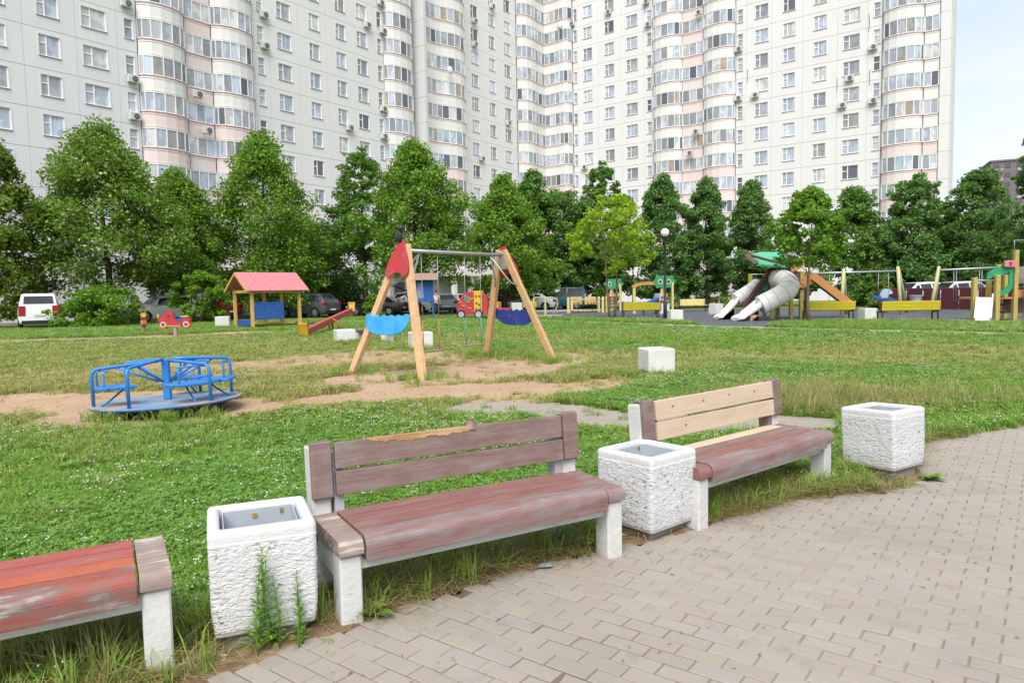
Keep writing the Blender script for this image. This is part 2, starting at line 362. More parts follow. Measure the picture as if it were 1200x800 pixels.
bx = np.array(blocks); ed = segd(bx[:, 0], bx[:, 1], EDGE); ins = inpoly(bx[:, 0], bx[:, 1], PLAZA)
keep = (ins & (ed > .03)) | (ed < .012)
bx = bx[keep]
# the 300 nearest blocks that the photo shows are objects, the rest one part
def inview(x, y):
    d = Vector((x, y, -CAMH)); yy = d.y*cos(PITCH) - d.z*sin(PITCH); zz = d.y*sin(PITCH) + d.z*cos(PITCH)
    return yy > .1 and abs(d.x/yy*FPX) < 615 and 400 - FPX*zz/yy < 812
vis = np.array([inview(x, y) for x, y in bx]); dist = np.hypot(bx[:, 0], bx[:, 1]) + (~vis) * 100
order = np.argsort(dist); pm = block_mesh(PL, PW).mesh('paving_stone', M_pave); rest = MB()
for k, i in enumerate(order):
    x, y = bx[i]; z = random.uniform(-.0025, .002); rz = PV_A + random.gauss(0, .006); tx, ty = random.gauss(0, .006), random.gauss(0, .008)
    if k < 300:
        o = link('paving_stone', pm, PAV, (x, y, z)); o.rotation_euler = (tx, ty, rz)
    else:
        Mx = Matrix.Translation((x, y, z)) @ Matrix.Rotation(rz, 4, 'Z') @ Matrix.Rotation(tx, 4, 'X') @ Matrix.Rotation(ty, 4, 'Y')
        bmk = block_mesh(PL, PW); rest.add([Mx @ Vector(p) for p in bmk.v], bmk.f)
stuff(rest.build('paving_stones', M_pave, PAV))
# sand and moss in the joints: level with the blocks in the trodden middle, lower along the grass
jx = np.arange(-3.5, 9.3, .07); jy = np.arange(.2, 9.6, .07); JX, JY = np.meshgrid(jx, jy)
jd = segd(JX, JY, EDGE); jn = vnoise(JX, JY, 1.1, 8)
JZ = np.where(True, -.008 + .0045 * sstep(.2, 1.1, jd + (jn - .5) * 1.6) * sstep(.48, .62, vnoise(JX, JY, .9, 4) + .08) , 0)
me = bpy.data.meshes.new('joint_sand'); n1, n2 = len(jx), len(jy)
me.vertices.add(n1*n2); me.vertices.foreach_set('co', np.stack([JX, JY, JZ], -1).astype(np.float32).ravel())
inn = inpoly(JX, JY, PLAZA); ii = np.array([r*n1+c for r in range(n2-1) for c in range(n1-1) if inn[r, c] and inn[r+1, c+1] and inn[r, c+1] and inn[r+1, c]])
fi = np.stack([ii, ii+1, ii+1+n1, ii+n1], -1).astype(np.int32)
me.loops.add(fi.size); me.loops.foreach_set('vertex_index', fi.ravel()); me.polygons.add(len(fi)); me.polygons.foreach_set('loop_start', np.arange(0, fi.size, 4, dtype=np.int32)); me.update(calc_edges=True)
me.materials.append(mat('joint_filling', (.15, .12, .085), (.30, .25, .20), 1.0, .95, .1, dirt=(.07, .07, .035), dirt_scale=5, dirt_lo=.6))
stuff(link('joint_sand', me, PAV))
# brick path behind the benches
MP = structure(link('brick_path', None)); mp_b = MB(); a2 = rad(20)
for j in range(-60, 60):
    for i in range(-40, 40):
        c = Vector((1.3, 8.3)) + Vector((cos(a2), sin(a2))) * ((i + .5 * (j % 2)) * PL) + Vector((-sin(a2), cos(a2))) * (j * PW)
        if float(segd(np.array([c.x]), np.array([c.y]), MIDPATH)[0]) < .54 + .05 * sin(i * 3.1 + j):
            bmk = block_mesh(PL, PW); Mx = Matrix.Translation((c.x, c.y, .005 + random.uniform(-.003, .003))) @ Matrix.Rotation(a2 + random.gauss(0, .01), 4, 'Z')
            mp_b.add([Mx @ Vector(p) for p in bmk.v], bmk.f)
stuff(mp_b.build('paving_stones', M_pave, MP))
# ------------------------------------------------------------------ apartment building
BA = .636                                                    # wing direction
AX, BX = Vector((sin(BA), cos(BA), 0)), Vector((cos(BA), -sin(BA), 0))
BLD = thing('apartment_building', 'tall white panel apartment block with two wings meeting in a corner and pink lower balconies', 'building', (0, 0, 0), -BA)
LW, RW, FZ = -57.4, 86.25, 2.8                               # wing planes, storey height
def bproj(u, z, left):                                       # pixel of a facade point, to see which storeys the photo shows
    p = (BX * LW + AX * u if left else AX * RW + BX * u) + Vector((0, 0, z - CAMH))
    y, zz = p.y*cos(PITCH) - p.z*sin(PITCH), p.y*sin(PITCH) + p.z*cos(PITCH); x = p.x
    X, Z = cos(ROLL)*x + sin(ROLL)*zz, -sin(ROLL)*x + cos(ROLL)*zz
    return 600 + FPX*X/y, 400 - FPX*Z/y
def onwall(name, data, u, z, left, parent=None):             # canonical mesh (u along wall, d into wall, z) placed on a wing
    o = link(name, data, parent or BLD)
    o.location = (LW, u, z) if left else (u, RW, z)
    if left: o.rotation_euler = (0, 0, pi/2)
    return o
def wall_mat(name, c, c2):
    m, t, b = new_mat(name); b.inputs['Roughness'].default_value = .85; b.inputs['Specular IOR Level'].default_value = .2
    v = objvec(t, (1, 1, 1)); vs_ = objvec(t, (2.5, 2.5, .25))
    oi = nd(t, 'ShaderNodeObjectInfo')
    o = mixc(t, oi.outputs['Random'], c, c2)
    o = mixc(t, ramp(t, noise(t, vs_, 1.2, 5, .6), [(.5, 0.0), (.8, .35)]), o, tuple(x * .78 for x in col(c)[:3]))
    o = mixc(t, ramp(t, noise(t, v, 14, 4, .7), [(.5, 0.0), (.8, .25)]), o, tuple(x * .86 for x in col(c)[:3]))
    t.links.new(o, b.inputs['Base Color']); bump(t, b, noise(t, v, 60, 3), .2, .01); return m
M_wall = wall_mat('painted_panel', (.70, .69, .68), (.68, .675, .67))
M_wall_l = wall_mat('painted_panel_grey', (.68, .68, .69), (.66, .66, .67))
M_cream = wall_mat('balcony_cream', (.72, .705, .68), (.70, .69, .67))
M_pink = wall_mat('balcony_pink', (.72, .59, .57), (.71, .62, .60))
M_seam = mat('panel_joint', (.46, .45, .44), rough=.9)
M_flash = mat('red_flashing', (.50, .26, .23), (.44, .27, .25), rough=.6)
M_frame = mat('white_pvc', (.84, .84, .84), (.80, .81, .82), rough=.35, spec=.5)
M_sill = mat('metal_sill', (.42, .41, .42), rough=.5)
def glass_mat(name, island):
    m, t, b = new_mat(name); b.inputs['Roughness'].default_value = .08; b.inputs['Specular IOR Level'].default_value = .6
    oi = nd(t, 'ShaderNodeObjectInfo'); ge = nd(t, 'ShaderNodeNewGeometry'); r = oi.outputs['Random']
    if island:
        a = nd(t, 'ShaderNodeMath', operation='ADD'); f = nd(t, 'ShaderNodeMath', operation='FRACT')
        t.links.new(r, a.inputs[0]); t.links.new(ge.outputs['Random Per Island'], a.inputs[1]); t.links.new(a.outputs[0], f.inputs[0]); r = f.outputs[0]
    c1 = ramp(t, r, [(0, (.10, .11, .13)), (.11, (.30, .32, .36)), (.28, (.48, .53, .62)), (.44, (.42, .44, .47)), (.56, (.58, .64, .75)), (.70, (.66, .66, .66)), (.82, (.34, .32, .30)), (.895, (.40, .50, .58)), (.915, (.46, .36, .26)), (.94, (.74, .75, .77))], True)
    # curtain folds and furniture behind the pane
    v = objvec(t, (1, 1, 1)); fold = noise(t, objvec(t, (9, 9, .25)), 1.5, 3); shape = noise(t, objvec(t, (1.3, 1.3, .8)), 1.0, 2)
    c = mixc(t, ramp(t, shape, [(.46, 0.0), (.5, .65)]), c1, mixc(t, .5, c1, (.12, .13, .15)))
    c = mixc(t, ramp(t, fold, [(.35, .0), (.7, .30)]), c, (.15, .15, .17))
    t.links.new(c, b.inputs['Base Color']); return m
M_glass, M_glass_i = glass_mat('window_glass', False), glass_mat('balcony_glass', True)
# --- panel with a window opening
def panel_mesh(w, win, m):
    mb = MB(); h = FZ - .03; x0, x1 = .008, w - .008; z0, z1 = .01, h + .012
    if win is None:
        mb.box(x0, x1, -.03, .08, z0, z1); return mb.mesh('wall_panel', m)
    a, bb, c, d = win; e = .09
    rings = [[(x0, .05, z0), (x1, .05, z0), (x1, .05, z1), (x0, .05, z1)], [(x0, -.03, z0), (x1, -.03, z0), (x1, -.03, z1), (x0, -.03, z1)],
             [(a-e, -.03, c-e), (bb+e, -.03, c-e), (bb+e, -.03, d+e), (a-e, -.03, d+e)], [(a-e, -.05, c-e), (bb+e, -.05, c-e), (bb+e, -.05, d+e), (a-e, -.05, d+e)],
             [(a, -.05, c), (bb, -.05, c), (bb, -.05, d), (a, -.05, d)], [(a, .12, c), (bb, .12, c), (bb, .12, d), (a, .12, d)]]
    mb.loft(rings, False); return mb.mesh('wall_panel', m)
def window_meshes(w, h, small, flip):
    f = MB(); t_ = .055; y0, y1 = .02, .09
    f.box(0, w, y0, y1, 0, t_); f.box(0, w, y0, y1, h-t_, h); f.box(0, t_, y0, y1, t_, h-t_); f.box(w-t_, w, y0, y1, t_, h-t_)
    if small:
        f.box(t_, w-t_, y0+.003, y1, h*.56, h*.56+.07)
    else:
        k = w*.36 if not flip else w*.64; f.box(k-.045, k+.045, y0+.003, y1, t_, h-t_)
        a, bb = (t_, k-.045) if not flip else (k+.045, w-t_); f.box(a, bb, y0+.006, y1, h*.58, h*.58+.07)
    g = MB(); g.add([(.03, .07, .03), (w-.03, .07, .03), (w-.03, .07, h-.03), (.03, .07, h-.03)], [(0, 1, 2, 3)])
    s = MB(); s.box(-.06, w+.06, -.11, .03, -.045, -.012)
    return f.mesh('window', M_frame), g.mesh('pane', M_glass), s.mesh('sill', M_sill)
# columns: u0, u1, window u0, u1 (None = blank), left wing?
COLS = [(14.6, 17.6, None, True), (17.6, 20.95, (18.5, 19.92), True), (20.95, 24.4, (21.93, 23.3), True), (24.4, 27.35, (24.87, 26.6), True), (27.35, 28.86, (27.95, 28.6), True),
        (39.3, 40.95, (39.75, 40.42), True), (40.95, 44.2, (41.9, 43.4), True), (44.2, 47.6, (45.55, 46.76), True), (47.6, 51.3, (48.85, 50.07), True), (51.3, 53.95, (51.6, 53.0), True), (53.95, 55.28, (54.45, 55.08), True),
        (68.7, 69.7, None, True), (69.7, 72.45, (70.25, 71.63), True), (72.45, 76.0, (73.86, 75.07), True), (76.0, 79.75, (77.13, 78.5), True),
        (-52.35, -51.55, (-52.25, -51.7), False), (-51.55, -48.4, (-50.69, -49.33), False), (-48.4, -44.85, (-47.4, -46.0), False), (-44.85, -41.7, (-44.2, -42.58), False), (-41.7, -40.45, (-41.26, -40.62), False),
        (-29.65, -28.45, (-29.5, -28.85), False), (-28.45, -25.5, (-27.42, -25.9), False), (-25.5, -22.05, (-24.22, -22.9), False), (-22.05, -18.4, (-20.89, -19.55), False), (-18.4, -15.4, (-17.81, -16.15), False), (-15.4, -14.0, (-14.8, -14.15), False)]
def storeys(u0, u1, left, ylim=292):
    r = []
    for n in range(0, 17):
        zb = 1.2 + FZ*n
        ys = [bproj(u, z, left)[1] for u in (u0, u1) for z in (zb, zb + FZ)]
        if max(ys) > -14 and min(ys) < ylim: r.append(n)
    return r
for u0, u1, win, left in COLS:
    w = u1 - u0; small = win is not None and win[1] - win[0] < .8
    wl_ = None if win is None else (win[0]-u0, win[1]-u0, .95, 2.42)
    pmx = panel_mesh(w, wl_, M_wall_l if left and u1 < 29 else M_wall)
    if win: fm_, gm_, sm_ = window_meshes(win[1]-win[0], 1.47, small, False)
    for n in storeys(u0, u1, left):
        z = 1.2 + FZ*n; onwall('wall_panel', pmx, u0, z, left)
        if win:
            wo_ = onwall('window', fm_, win[0], z + .95, left); link('pane', gm_, wo_); link('sill', sm_, wo_)
# --- backing walls and lower storeys
mb = MB(); mb.box(LW-12, LW-.16, 2, RW+12, 0, 50); mb.box(LW-.16, -7.62, RW+.16, RW+3.6, 0, 50); mb.box(LW-.16, -9.9, RW+3.6, RW+12.2, 0, 50)
mb.build('wall', M_seam, BLD)
mb = MB()
for z in [1.2 + FZ*n for n in range(0, 17)]:
    mb.box(-7.62, -7.56, RW+.0, RW+3.6, z+.02, z+FZ-.02)
    mb.box(-8.6, -7.64, RW-.05, RW+.15, z+.012, z+FZ-.012)
mb.build('gable_wall', M_wall, BLD)
def seg(mb, u0, u1, z0, z1, left, d0=-.03, d1=.05):
    if left: mb.box(LW-d1, LW-d0, u0, u1, z0, z1)
    else: mb.box(u0, u1, RW+d0, RW+d1, z0, z1)
for u0, u1, win, left in COLS:
    mb = MB(); ns = storeys(u0, u1, left); zt = 1.2 + FZ*(ns[0] if ns else 0)
    seg(mb, u0+.01, u1-.01, .0, zt-.01, left)
    mb.build('lower_wall', M_wall, BLD)
    mb = MB(); ns = ns or [0]; seg(mb, u0+.01, u1-.01, 1.2 + FZ*(ns[-1]+1), 50, left); mb.build('upper_wall', M_wall, BLD)
# --- balconies: plan polyline (u, out), parapet, glazing
def bay_plan(u0, u1, P, n=8, pw=.55, a=.0):
    r = []
    for i in range(n + 1):
        t_ = -cos(pi * i / n); r.append(((u0+u1)/2 + (u1-u0)/2*t_, a + P * max(1 - t_*t_, 0) ** pw))
    return r
def wallstrip(mb, plan, z0, z1, out=0.0, th=.08):
    n = len(plan); N = []
    for i in range(n):
        a, c = plan[max(i-1, 0)], plan[min(i+1, n-1)]; dx, dy = c[0]-a[0], c[1]-a[1]; L_ = math.hypot(dx, dy) or 1; N.append((-dy/L_, dx/L_))
    o = [(p[0] + q[0]*out, -(p[1] + q[1]*out)) for p, q in zip(plan, N)]; i_ = [(p[0] + q[0]*(out-th), -(p[1] + q[1]*(out-th))) for p, q in zip(plan, N)]
    vs_ = [(x, y, z0) for x, y in o] + [(x, y, z1) for x, y in o] + [(x, y, z0) for x, y in i_] + [(x, y, z1) for x, y in i_]
    fs = []
    for k in range(n-1): fs += [(k, k+1, n+k+1, n+k), (2*n+k+1, 2*n+k, 3*n+k, 3*n+k+1), (n+k, n+k+1, 3*n+k+1, 3*n+k), (k+1, k, 2*n+k, 2*n+k+1)]
    fs += [(0, n, 3*n, 2*n), (n-1, 2*n+n-1, 3*n+n-1, n+n-1)]
    mb.add(vs_, fs, False)
def balcony_set(plan, fill=True):
    u00 = plan[0][0]; pl = [(u-u00, o) for u, o in plan]
    res = {}
    for key, m in (('c', M_cream), ('p', M_pink)):
        mb = MB(); wallstrip(mb, pl, -1.24, -.073); wallstrip(mb, pl, -1.24, -1.12, .035, .03); wallstrip(mb, pl, -.24, -.2, .03, .025)
        poly = [(x, -y, -1.2) for x, y in pl] + [(pl[-1][0], .1, -1.2), (0, .1, -1.2)]
        mb.add(poly, [list(range(len(poly)))]); res[key] = mb.mesh('balcony', m)
    mb = MB(); wallstrip(mb, pl, -.07, .0, .05, .16); res['flash'] = mb.mesh('flashing', M_flash)
    mb = MB(); wallstrip(mb, pl, 0, .07, 0, .06); wallstrip(mb, pl, 1.46, 1.55, .02, .1)
    for i, (x, y) in enumerate(pl):
        mb.box(x-.035, x+.035, -y-.02, -y+.05, .06, 1.47)
    res['frame'] = mb.mesh('glazing_frame', M_frame)
    panes = []; allp = MB()
    for (x0, y0), (x1, y1) in zip(pl[:-1], pl[1:]):
        q = [(x0, -y0+.025, .05), (x1, -y1+.025, .05), (x1, -y1+.025, 1.48), (x0, -y0+.025, 1.48)]
        g = MB(); g.add(q, [(0, 1, 2, 3)]); panes.append(g.mesh('pane', M_glass)); allp.add(q, [(0, 1, 2, 3)])
    res['panes'] = panes; res['glazing'] = allp.mesh('glazing', M_glass_i); res['u'] = u00
    return res
npane = [0]
def stack(plan, left, pinkmax, single, extra_pink=False):
    S = balcony_set(plan); u0, u1 = plan[0][0], plan[-1][0]
    for n in storeys(min(u0, u1), max(u0, u1), left):
        z = 2.36 + FZ*n; pink = extra_pink or z < pinkmax
        o = onwall('balcony', S['p' if pink else 'c'], u0, z, left)
        link('flashing', S['flash'], o); link('glazing_frame', S['frame'], o)
        if single and npane[0] + len(S['panes']) <= 300:
            for g in S['panes']: link('pane', g, o); npane[0] += 1
        else: stuff(link('glazing', S['glazing'], o))
PK = 16.8
stack(bay_plan(28.95, 32.75, 1.0, 7), True, PK, True)
stack([(32.85, .0), (33.6, .0), (34.4, .0), (35.15, .0)], True, PK, True, True)
stack(bay_plan(35.25, 39.2, 1.0, 8), True, PK, True)
stack(bay_plan(-13.9, -10.1, 1.0, 7), False, PK, True)
stack([(-10.0, .02), (-9.35, .02), (-8.7, .02)], False, PK, True)
stack(bay_plan(55.35, 59.6, 1.0, 7), True, PK, False)
stack([(60.45, .75), (61.3, .75), (62.1, .75), (62.9, .78), (63.6, .95), (64.4, 1.3), (65.3, 1.6), (66.3, 1.65), (67.2, 1.4), (67.9, .9), (68.3, .1)], True, 17.5, False)
stack([(80.0, .0), (80.25, .65), (80.9, 1.05), (81.8, 1.2), (82.7, 1.15), (83.6, 1.0), (84.5, 1.0), (85.28, 1.0)], True, 18.5, False)
stack([(-56.4, 1.02), (-55.6, 1.0), (-54.7, 1.0), (-53.9, 1.1), (-53.2, 1.15), (-52.7, .9), (-52.45, .1)], False, 18.5, False)
stack(bay_plan(-40.4, -36.45, 1.0, 7), False, PK, True)
stack([(-36.4, .0), (-35.5, .0), (-34.6, .0), (-33.75, .0)], False, PK, False, True)
stack(bay_plan(-33.7, -29.75, 1.0, 7), False, PK, True)
# --- blank fin wall and entrance porches at street level
mb = MB()
for n in range(0, 17): mb.box(LW-.05, LW+1.7, 59.95, 60.35, 1.2+FZ*n+.02, 1.2+FZ*(n+1)-.01)
mb.build('fin_wall', wall_mat('fin_paint', (.60, .60, .59), (.58, .58, .58)), BLD)
mb = MB()
for us, (r0, r1, zz) in (((45, 47.2, 49.4), (44.4, 50.4, 4.2)), ((63, 66, 69), (62.4, 70.6, 4.4))):
    mb = MB(); mb.box(LW-.02, LW+3.0, r0, r1, 3.6, zz); po = mb.build('entrance_porch', M_cream, BLD)
    for u in us: mb = MB(); mb.box(LW+2.2, LW+2.7, u, u+.5, 0, 3.598); mb.build('column', M_cream, po)
M_ddoor = mat('dark_door', (.05, .05, .06))
for u in (20, 24.5, 46, 48.4, 52, 56): mb = MB(); mb.box(LW-.03, LW+.09, u, u+1.5, .1, 2.9); mb.build('entrance_door', M_ddoor, BLD)
# --- air conditioners and dishes fixed to the facade
def ac_mesh():
    a = MB(); a.cbox(-.42, .42, -.45, -.13, 0, .58, .02); a.box(-.3, -.25, -.13, .05, -.02, .02); a.box(.25, .3, -.13, .05, -.02, .02)
    g = MB(); g.lathe([(.24, 0), (.24, .02), (.19, .03), (.05, .02)], 14)
    return a.mesh('air_conditioner', mat('ac_case', (.62, .62, .60), rough=.5)), g.mesh('fan_grille', mat('fan_grille_metal', (.14, .14, .15), rough=.6))
acm, acg = ac_mesh()
M_cable = mat('black_cable', (.05, .05, .05))
AC = [(146,5),(154,93.4),(156,137),(227.6,112),(307.4,18.4),(308.6,54.4),(239,154),(444,4),(428.6,30),(447,37),(447.4,128),(408,150),(554,25),(554.4,52.4),(575,8),(594,144.4),(448,160),(563,186),
      (671,28.6),(760,29.4),(758,3),(713.6,15),(820.4,16.4),(866.4,58.4),(866,115.6),(885.4,112),(686,196),(743,238),(1023.6,56),(996,92.4),(1023.4,118.4),(987.4,124),(817,155),(810,180)]
def wallpt(px, py):
    r = ray(px, py); rl = r.x*BX.x + r.y*BX.y; ra = r.x*AX.x + r.y*AX.y
    tl = LW / rl if rl < 0 else 1e9; tr = RW / ra if ra > 0 else 1e9
    if tl < tr: return ra*tl, CAMH + r.z*tl, True
    return rl*tr, CAMH + r.z*tr, False
for px, py in AC:
    u, z, left = wallpt(px, py)
    onb = (28.9 < u < 39.2 or 55.3 < u < 59.6) if left else (-40.4 < u < -29.7 or -14 < u < -10)
    o = onwall('air_conditioner', acm, u, z-.3, left)
    if onb: 
        o.location.x += 0 if not left else .3
        if not left: o.location.y -= .3
    g = link('fan_grille', acg, o, (.08, -.45, .29)); g.rotation_euler = (pi/2, 0, 0)
dm = MB(); dm.lathe([(.02, .09), (.25, .07), (.45, .0), (.47, .0), (.47, .02), (.25, .09), (.02, .11)], 16)
dish = dm.mesh('satellite_dish', mat('dish_white', (.75, .75, .74)))
for px, py in ((513.5, 86.5), (639, 78), (662, 33)):
    u, z, left = wallpt(px, py); o = onwall('satellite_dish', dish, u, z, left); o.rotation_euler = (pi/2, 0, pi/2 if left else 0)
    o.location.x += 1.9 if left else 0; o.location.y -= 0 if left else 1.2
for px, py, dx, dz in ((1018, 38, .2, 1.9), (981, 107, .0, 1.4), (1019, 100, 0, 1.6), (876, 97, .1, 1.5), (756, 16, 0, 1.3)):
    u, z, left = wallpt(px, py); mb = MB(); mb.tube([(0, -.08, 0), (dx*.5, -.1, dz*.5), (0, -.08, dz)], .022, 5)
    onwall('cable', mb.mesh('cable', M_cable), u, z, left)
# ------------------------------------------------------------------ far block at the right
fb = thing('brick_tower_block', 'distant purple brown brick tower block above the trees at the far right', 'building', (*xat(1247, 300, 230)[:2], 0), rad(-24))
fbz = zat(1150, 185, (0, 226)); W_ = 44
mb = MB(); mb.box(-W_/2, W_/2, -8, 8, 0, fbz-.5); mb.box(-W_/2-.3, W_/2+.3, -8.3, 8.3, fbz-.5, fbz); mb.box(-5, 0, -3, 3, fbz, fbz+2); mb.build('wall', mat('plum_brick', (.19, .15, .165), (.17, .135, .15), 2, .85), fb)
mlb = mat('pale_lintel', (.40, .35, .37)); mdk = mat('dark_window', (.10, .10, .13), rough=.2)
bw = MB(); bw.box(0, 1.5, 0, .12, 0, 1.4); bwm = bw.mesh('window', mdk); lb = MB(); lb.box(0, 2.4, -.25, .1, 0, .9); lbm = lb.mesh('balcony', mlb)
nfl = int(fbz / 2.9)
for n in range(max(0, nfl-9), nfl):
    for k in range(14):
        x = -W_/2 + .8 + k*3.1
        if x > 1: continue
        link('window', bwm, fb, (x, -8.1, fbz - 2.6 - 2.9*(nfl-1-n)))
        if k % 2 == 0: link('balcony', lbm, fb, (x+.2, -8.02, fbz - 3.7 - 2.9*(nfl-1-n)))
# ------------------------------------------------------------------ benches
M_whitecon = mat('white_painted_concrete', (.60, .595, .58), (.52, .515, .50), 4, .8, .25, bmp=.4, bscale=35, dirt=(.36, .34, .30), dirt_scale=5, dirt_lo=.57)
M_red = peeling('peeling_red_paint', [(.0, (.13, .085, .08)), (.34, (.185, .095, .085)), (.46, (.235, .12, .105)), (.52, (.275, .115, .10)), (.58, (.235, .16, .145)), (.68, (.25, .20, .185)), (.8, (.40, .32, .28))])
M_mauve = peeling('weathered_mauve_paint', [(.0, (.12, .08, .075)), (.38, (.19, .12, .105)), (.5, (.235, .155, .14)), (.6, (.26, .20, .185)), (.75, (.32, .265, .24))])
M_nose = peeling('worn_nose_paint', [(.0, (.13, .075, .07)), (.36, (.20, .105, .095)), (.46, (.25, .145, .135)), (.54, (.24, .185, .18)), (.7, (.30, .27, .265))])
M_oldred = peeling('old_red_paint', [(.0, (.17, .05, .045)), (.40, (.33, .075, .06)), (.52, (.37, .10, .085)), (.60, (.31, .13, .11)), (.75, (.36, .27, .22))])
M_orange = peeling('orange_red_paint', [(.0, (.27, .06, .04)), (.42, (.42, .10, .05)), (.6, (.44, .135, .075)), (.8, (.40, .3, .22))])
M_nose1 = peeling('flaking_nose_paint', [(.0, (.09, .045, .045)), (.34, (.16, .075, .07)), (.44, (.33, .08, .055)), (.54, (.20, .135, .125)), (.62, (.40, .35, .30)), (.68, (.50, .46, .39)), (.8, (.45, .40, .34))])
M_cap = peeling('chipped_cap_paint', [(.0, (.17, .12, .11)), (.42, (.27, .19, .17)), (.54, (.32, .25, .22)), (.60, (.52, .46, .38)), (.8, (.56, .51, .44))])
M_newwood = peeling('new_pine', [(.0, (.46, .32, .21)), (.4, (.56, .43, .30)), (.55, (.60, .475, .345)), (.8, (.64, .53, .40))], (1, 18, 18), 1.6, .6, .22)
M_rawwood = peeling('torn_raw_wood', [(.0, (.14, .08, .05)), (.4, (.32, .18, .09)), (.52, (.48, .29, .14)), (.64, (.56, .39, .22)), (.8, (.40, .30, .22))], (1.2, 24, 24), 2)
M_knot = mat('dark_knot', (.30, .17, .09), rough=.8)
def rounded_profile(v0, v1, z0, z1, r, n=6):           # board section with a quarter-round upper front edge
    p = [(v0, z0)]
    for i in range(n + 1):
        a = pi - (pi/2) * i / n; p.append((v0 + r + r*cos(a), z1 - r + r*sin(a)))
    return p + [(v1, z1), (v1, z0)]
def board(name, out, u0, u1, m, par, wob=.002, n=9):
    rings = []; sd = random.random() * 50
    for i in range(n + 1):
        u = u0 + (u1-u0)*i/n; dz = wob * (mnoise.noise(Vector((u*3, sd, 0)))); dv = wob * mnoise.noise(Vector((u*4, sd, 9)))
        rings.append([(u, v + dv, z + dz + wob*.6*mnoise.noise(Vector((u*9, v*20, z*20+sd)))) for v, z in out])
    mb = MB(); mb.loft(rings, True); o = mb.build(name, m, par, .003); return o
def slab(v0, v1, z0, z1): return [(v0, z0), (v0, z1), (v1, z1), (v1, z0)]
def bench(name, label, loc, rz, back, seat_m, nose_m, cap_m, back_m, L=1.64, caps=(1, 1)):
    t = thing(name, label, 'bench', loc, rz, 'weathered park benches along the paving'); h = L/2; cw = .12; cap = .12
    c0, c1 = -h + cap, h - cap
    # seat: nose board and three boards
    board('nose_board', rounded_profile(-.25, -.125, .285, .405, .055), c0+.005, c1-.005, nose_m, t, .003)
    for (a, b_), m in zip(((-.115, -.008), (.002, .108), (.119, .225)), seat_m):
        board('seat_board', slab(a, b_, .365, .404), c0+.005, c1-.005, m, t)
    for s in (-1, 1):
        e0, e1 = (c0-cap, c0-.004) if s < 0 else (c1+.004, c1+cap)
        o = board('end_cap', rounded_profile(-.245, .235, .325, .398, .05), e0, e1, cap_m[0 if s < 0 else 1], t, .003)
        mb = MB(); mb.cbox(e0+.006, e1-.006, -.225, -.105, -.03, .322, .012); mb.build('front_leg', M_whitecon, t)
        mb = MB(); mb.cbox(e0+.012, e1-.012, -.1, .16, .19, .322, .008); mb.build('side_beam', M_whitecon, t)
        if back:
            # leaning rear post
            mb = MB(); Mx = Matrix.Translation((0, .215, 0)) @ Matrix.Rotation(rad(-5), 4, 'X')
            x0, x1 = (e0+.006, e1-.01) if s < 0 else (e0+.01, e1-.006)
            mb.cbox(x0, x1, -.03, .085, -.03, .745, .014, Mx); mb.build('rear_post', M_whitecon, t)
            mb = MB(); mb.cbox(x0-.004, x1+.004, -.068, -.032, .475, .765, .008, Mx)
            mb.add(*(lambda q: (q, [(0, 1, 2, 3)]))([Mx @ Vector(p) for p in ((x0, -.05, .766), (x1, -.05, .766), (x1, .06, .757), (x0, .06, .757))]))
            mb.build('post_board', M_mauve, t, .004)
            mb = MB(); ox = .02 if s < 0 else -.02
            mb.cbox((e1 if s < 0 else e0-.05)+ox*.1, (e1+.05 if s < 0 else e0)+ox*.1, -.04, .05, .2, .70, .004, Mx); mb.build('inner_batten', M_mauve if back_m[0] is M_newwood else mat('grey_batten', (.38, .39, .40), (.3, .3, .31), 6, .8), t)
        else:
            mb = MB(); mb.cbox(e0+.006, e1-.006, .12, .225, -.03, .322, .012); mb.build('rear_leg', M_whitecon, t)
    mb = MB(); mb.cbox(c0-.02, c1+.02, -.19, -.14, .235, .300, .004); mb.build('front_rail', M_whitecon, t)
    if back:
        Mb = Matrix.Translation((0, .215, 0)) @ Matrix.Rotation(rad(-5), 4, 'X')
        for (z0, z1), m in zip(((.485, .607), (.622, .752)), back_m):
            o = board('back_board', slab(-.072, -.034, z0, z1), c0+.004, c1-.004, m, t, .003)
            o.matrix_local = Mb
        mbn = MB()
        for q in ([(-.5, -.27), (.12, .35)] ):
            pass
    return t
B2 = bench('bench', 'weathered mauve bench with torn splintered backrest between two white concrete bins', (-.206, 3.744, 0), rad(30.3), True,
           [M_red, M_red, M_red], M_nose, (M_cap, M_nose), (M_mauve, M_mauve))
B3 = bench('bench', 'bench with two fresh pine backrest boards, between the two right hand bins', (1.655, 5.055, 0), rad(39.3), True,
           [M_red, M_mauve, M_newwood], M_nose, (M_red, M_mauve), (M_newwood, M_newwood), 1.70)
B1 = bench('bench', 'bright red backless bench seat cut off by the left edge of the photo', (-2.20, 2.562, .032), rad(30), False,
           [M_orange, M_oldred, M_oldred], M_nose1, (M_cap, M_cap), None)
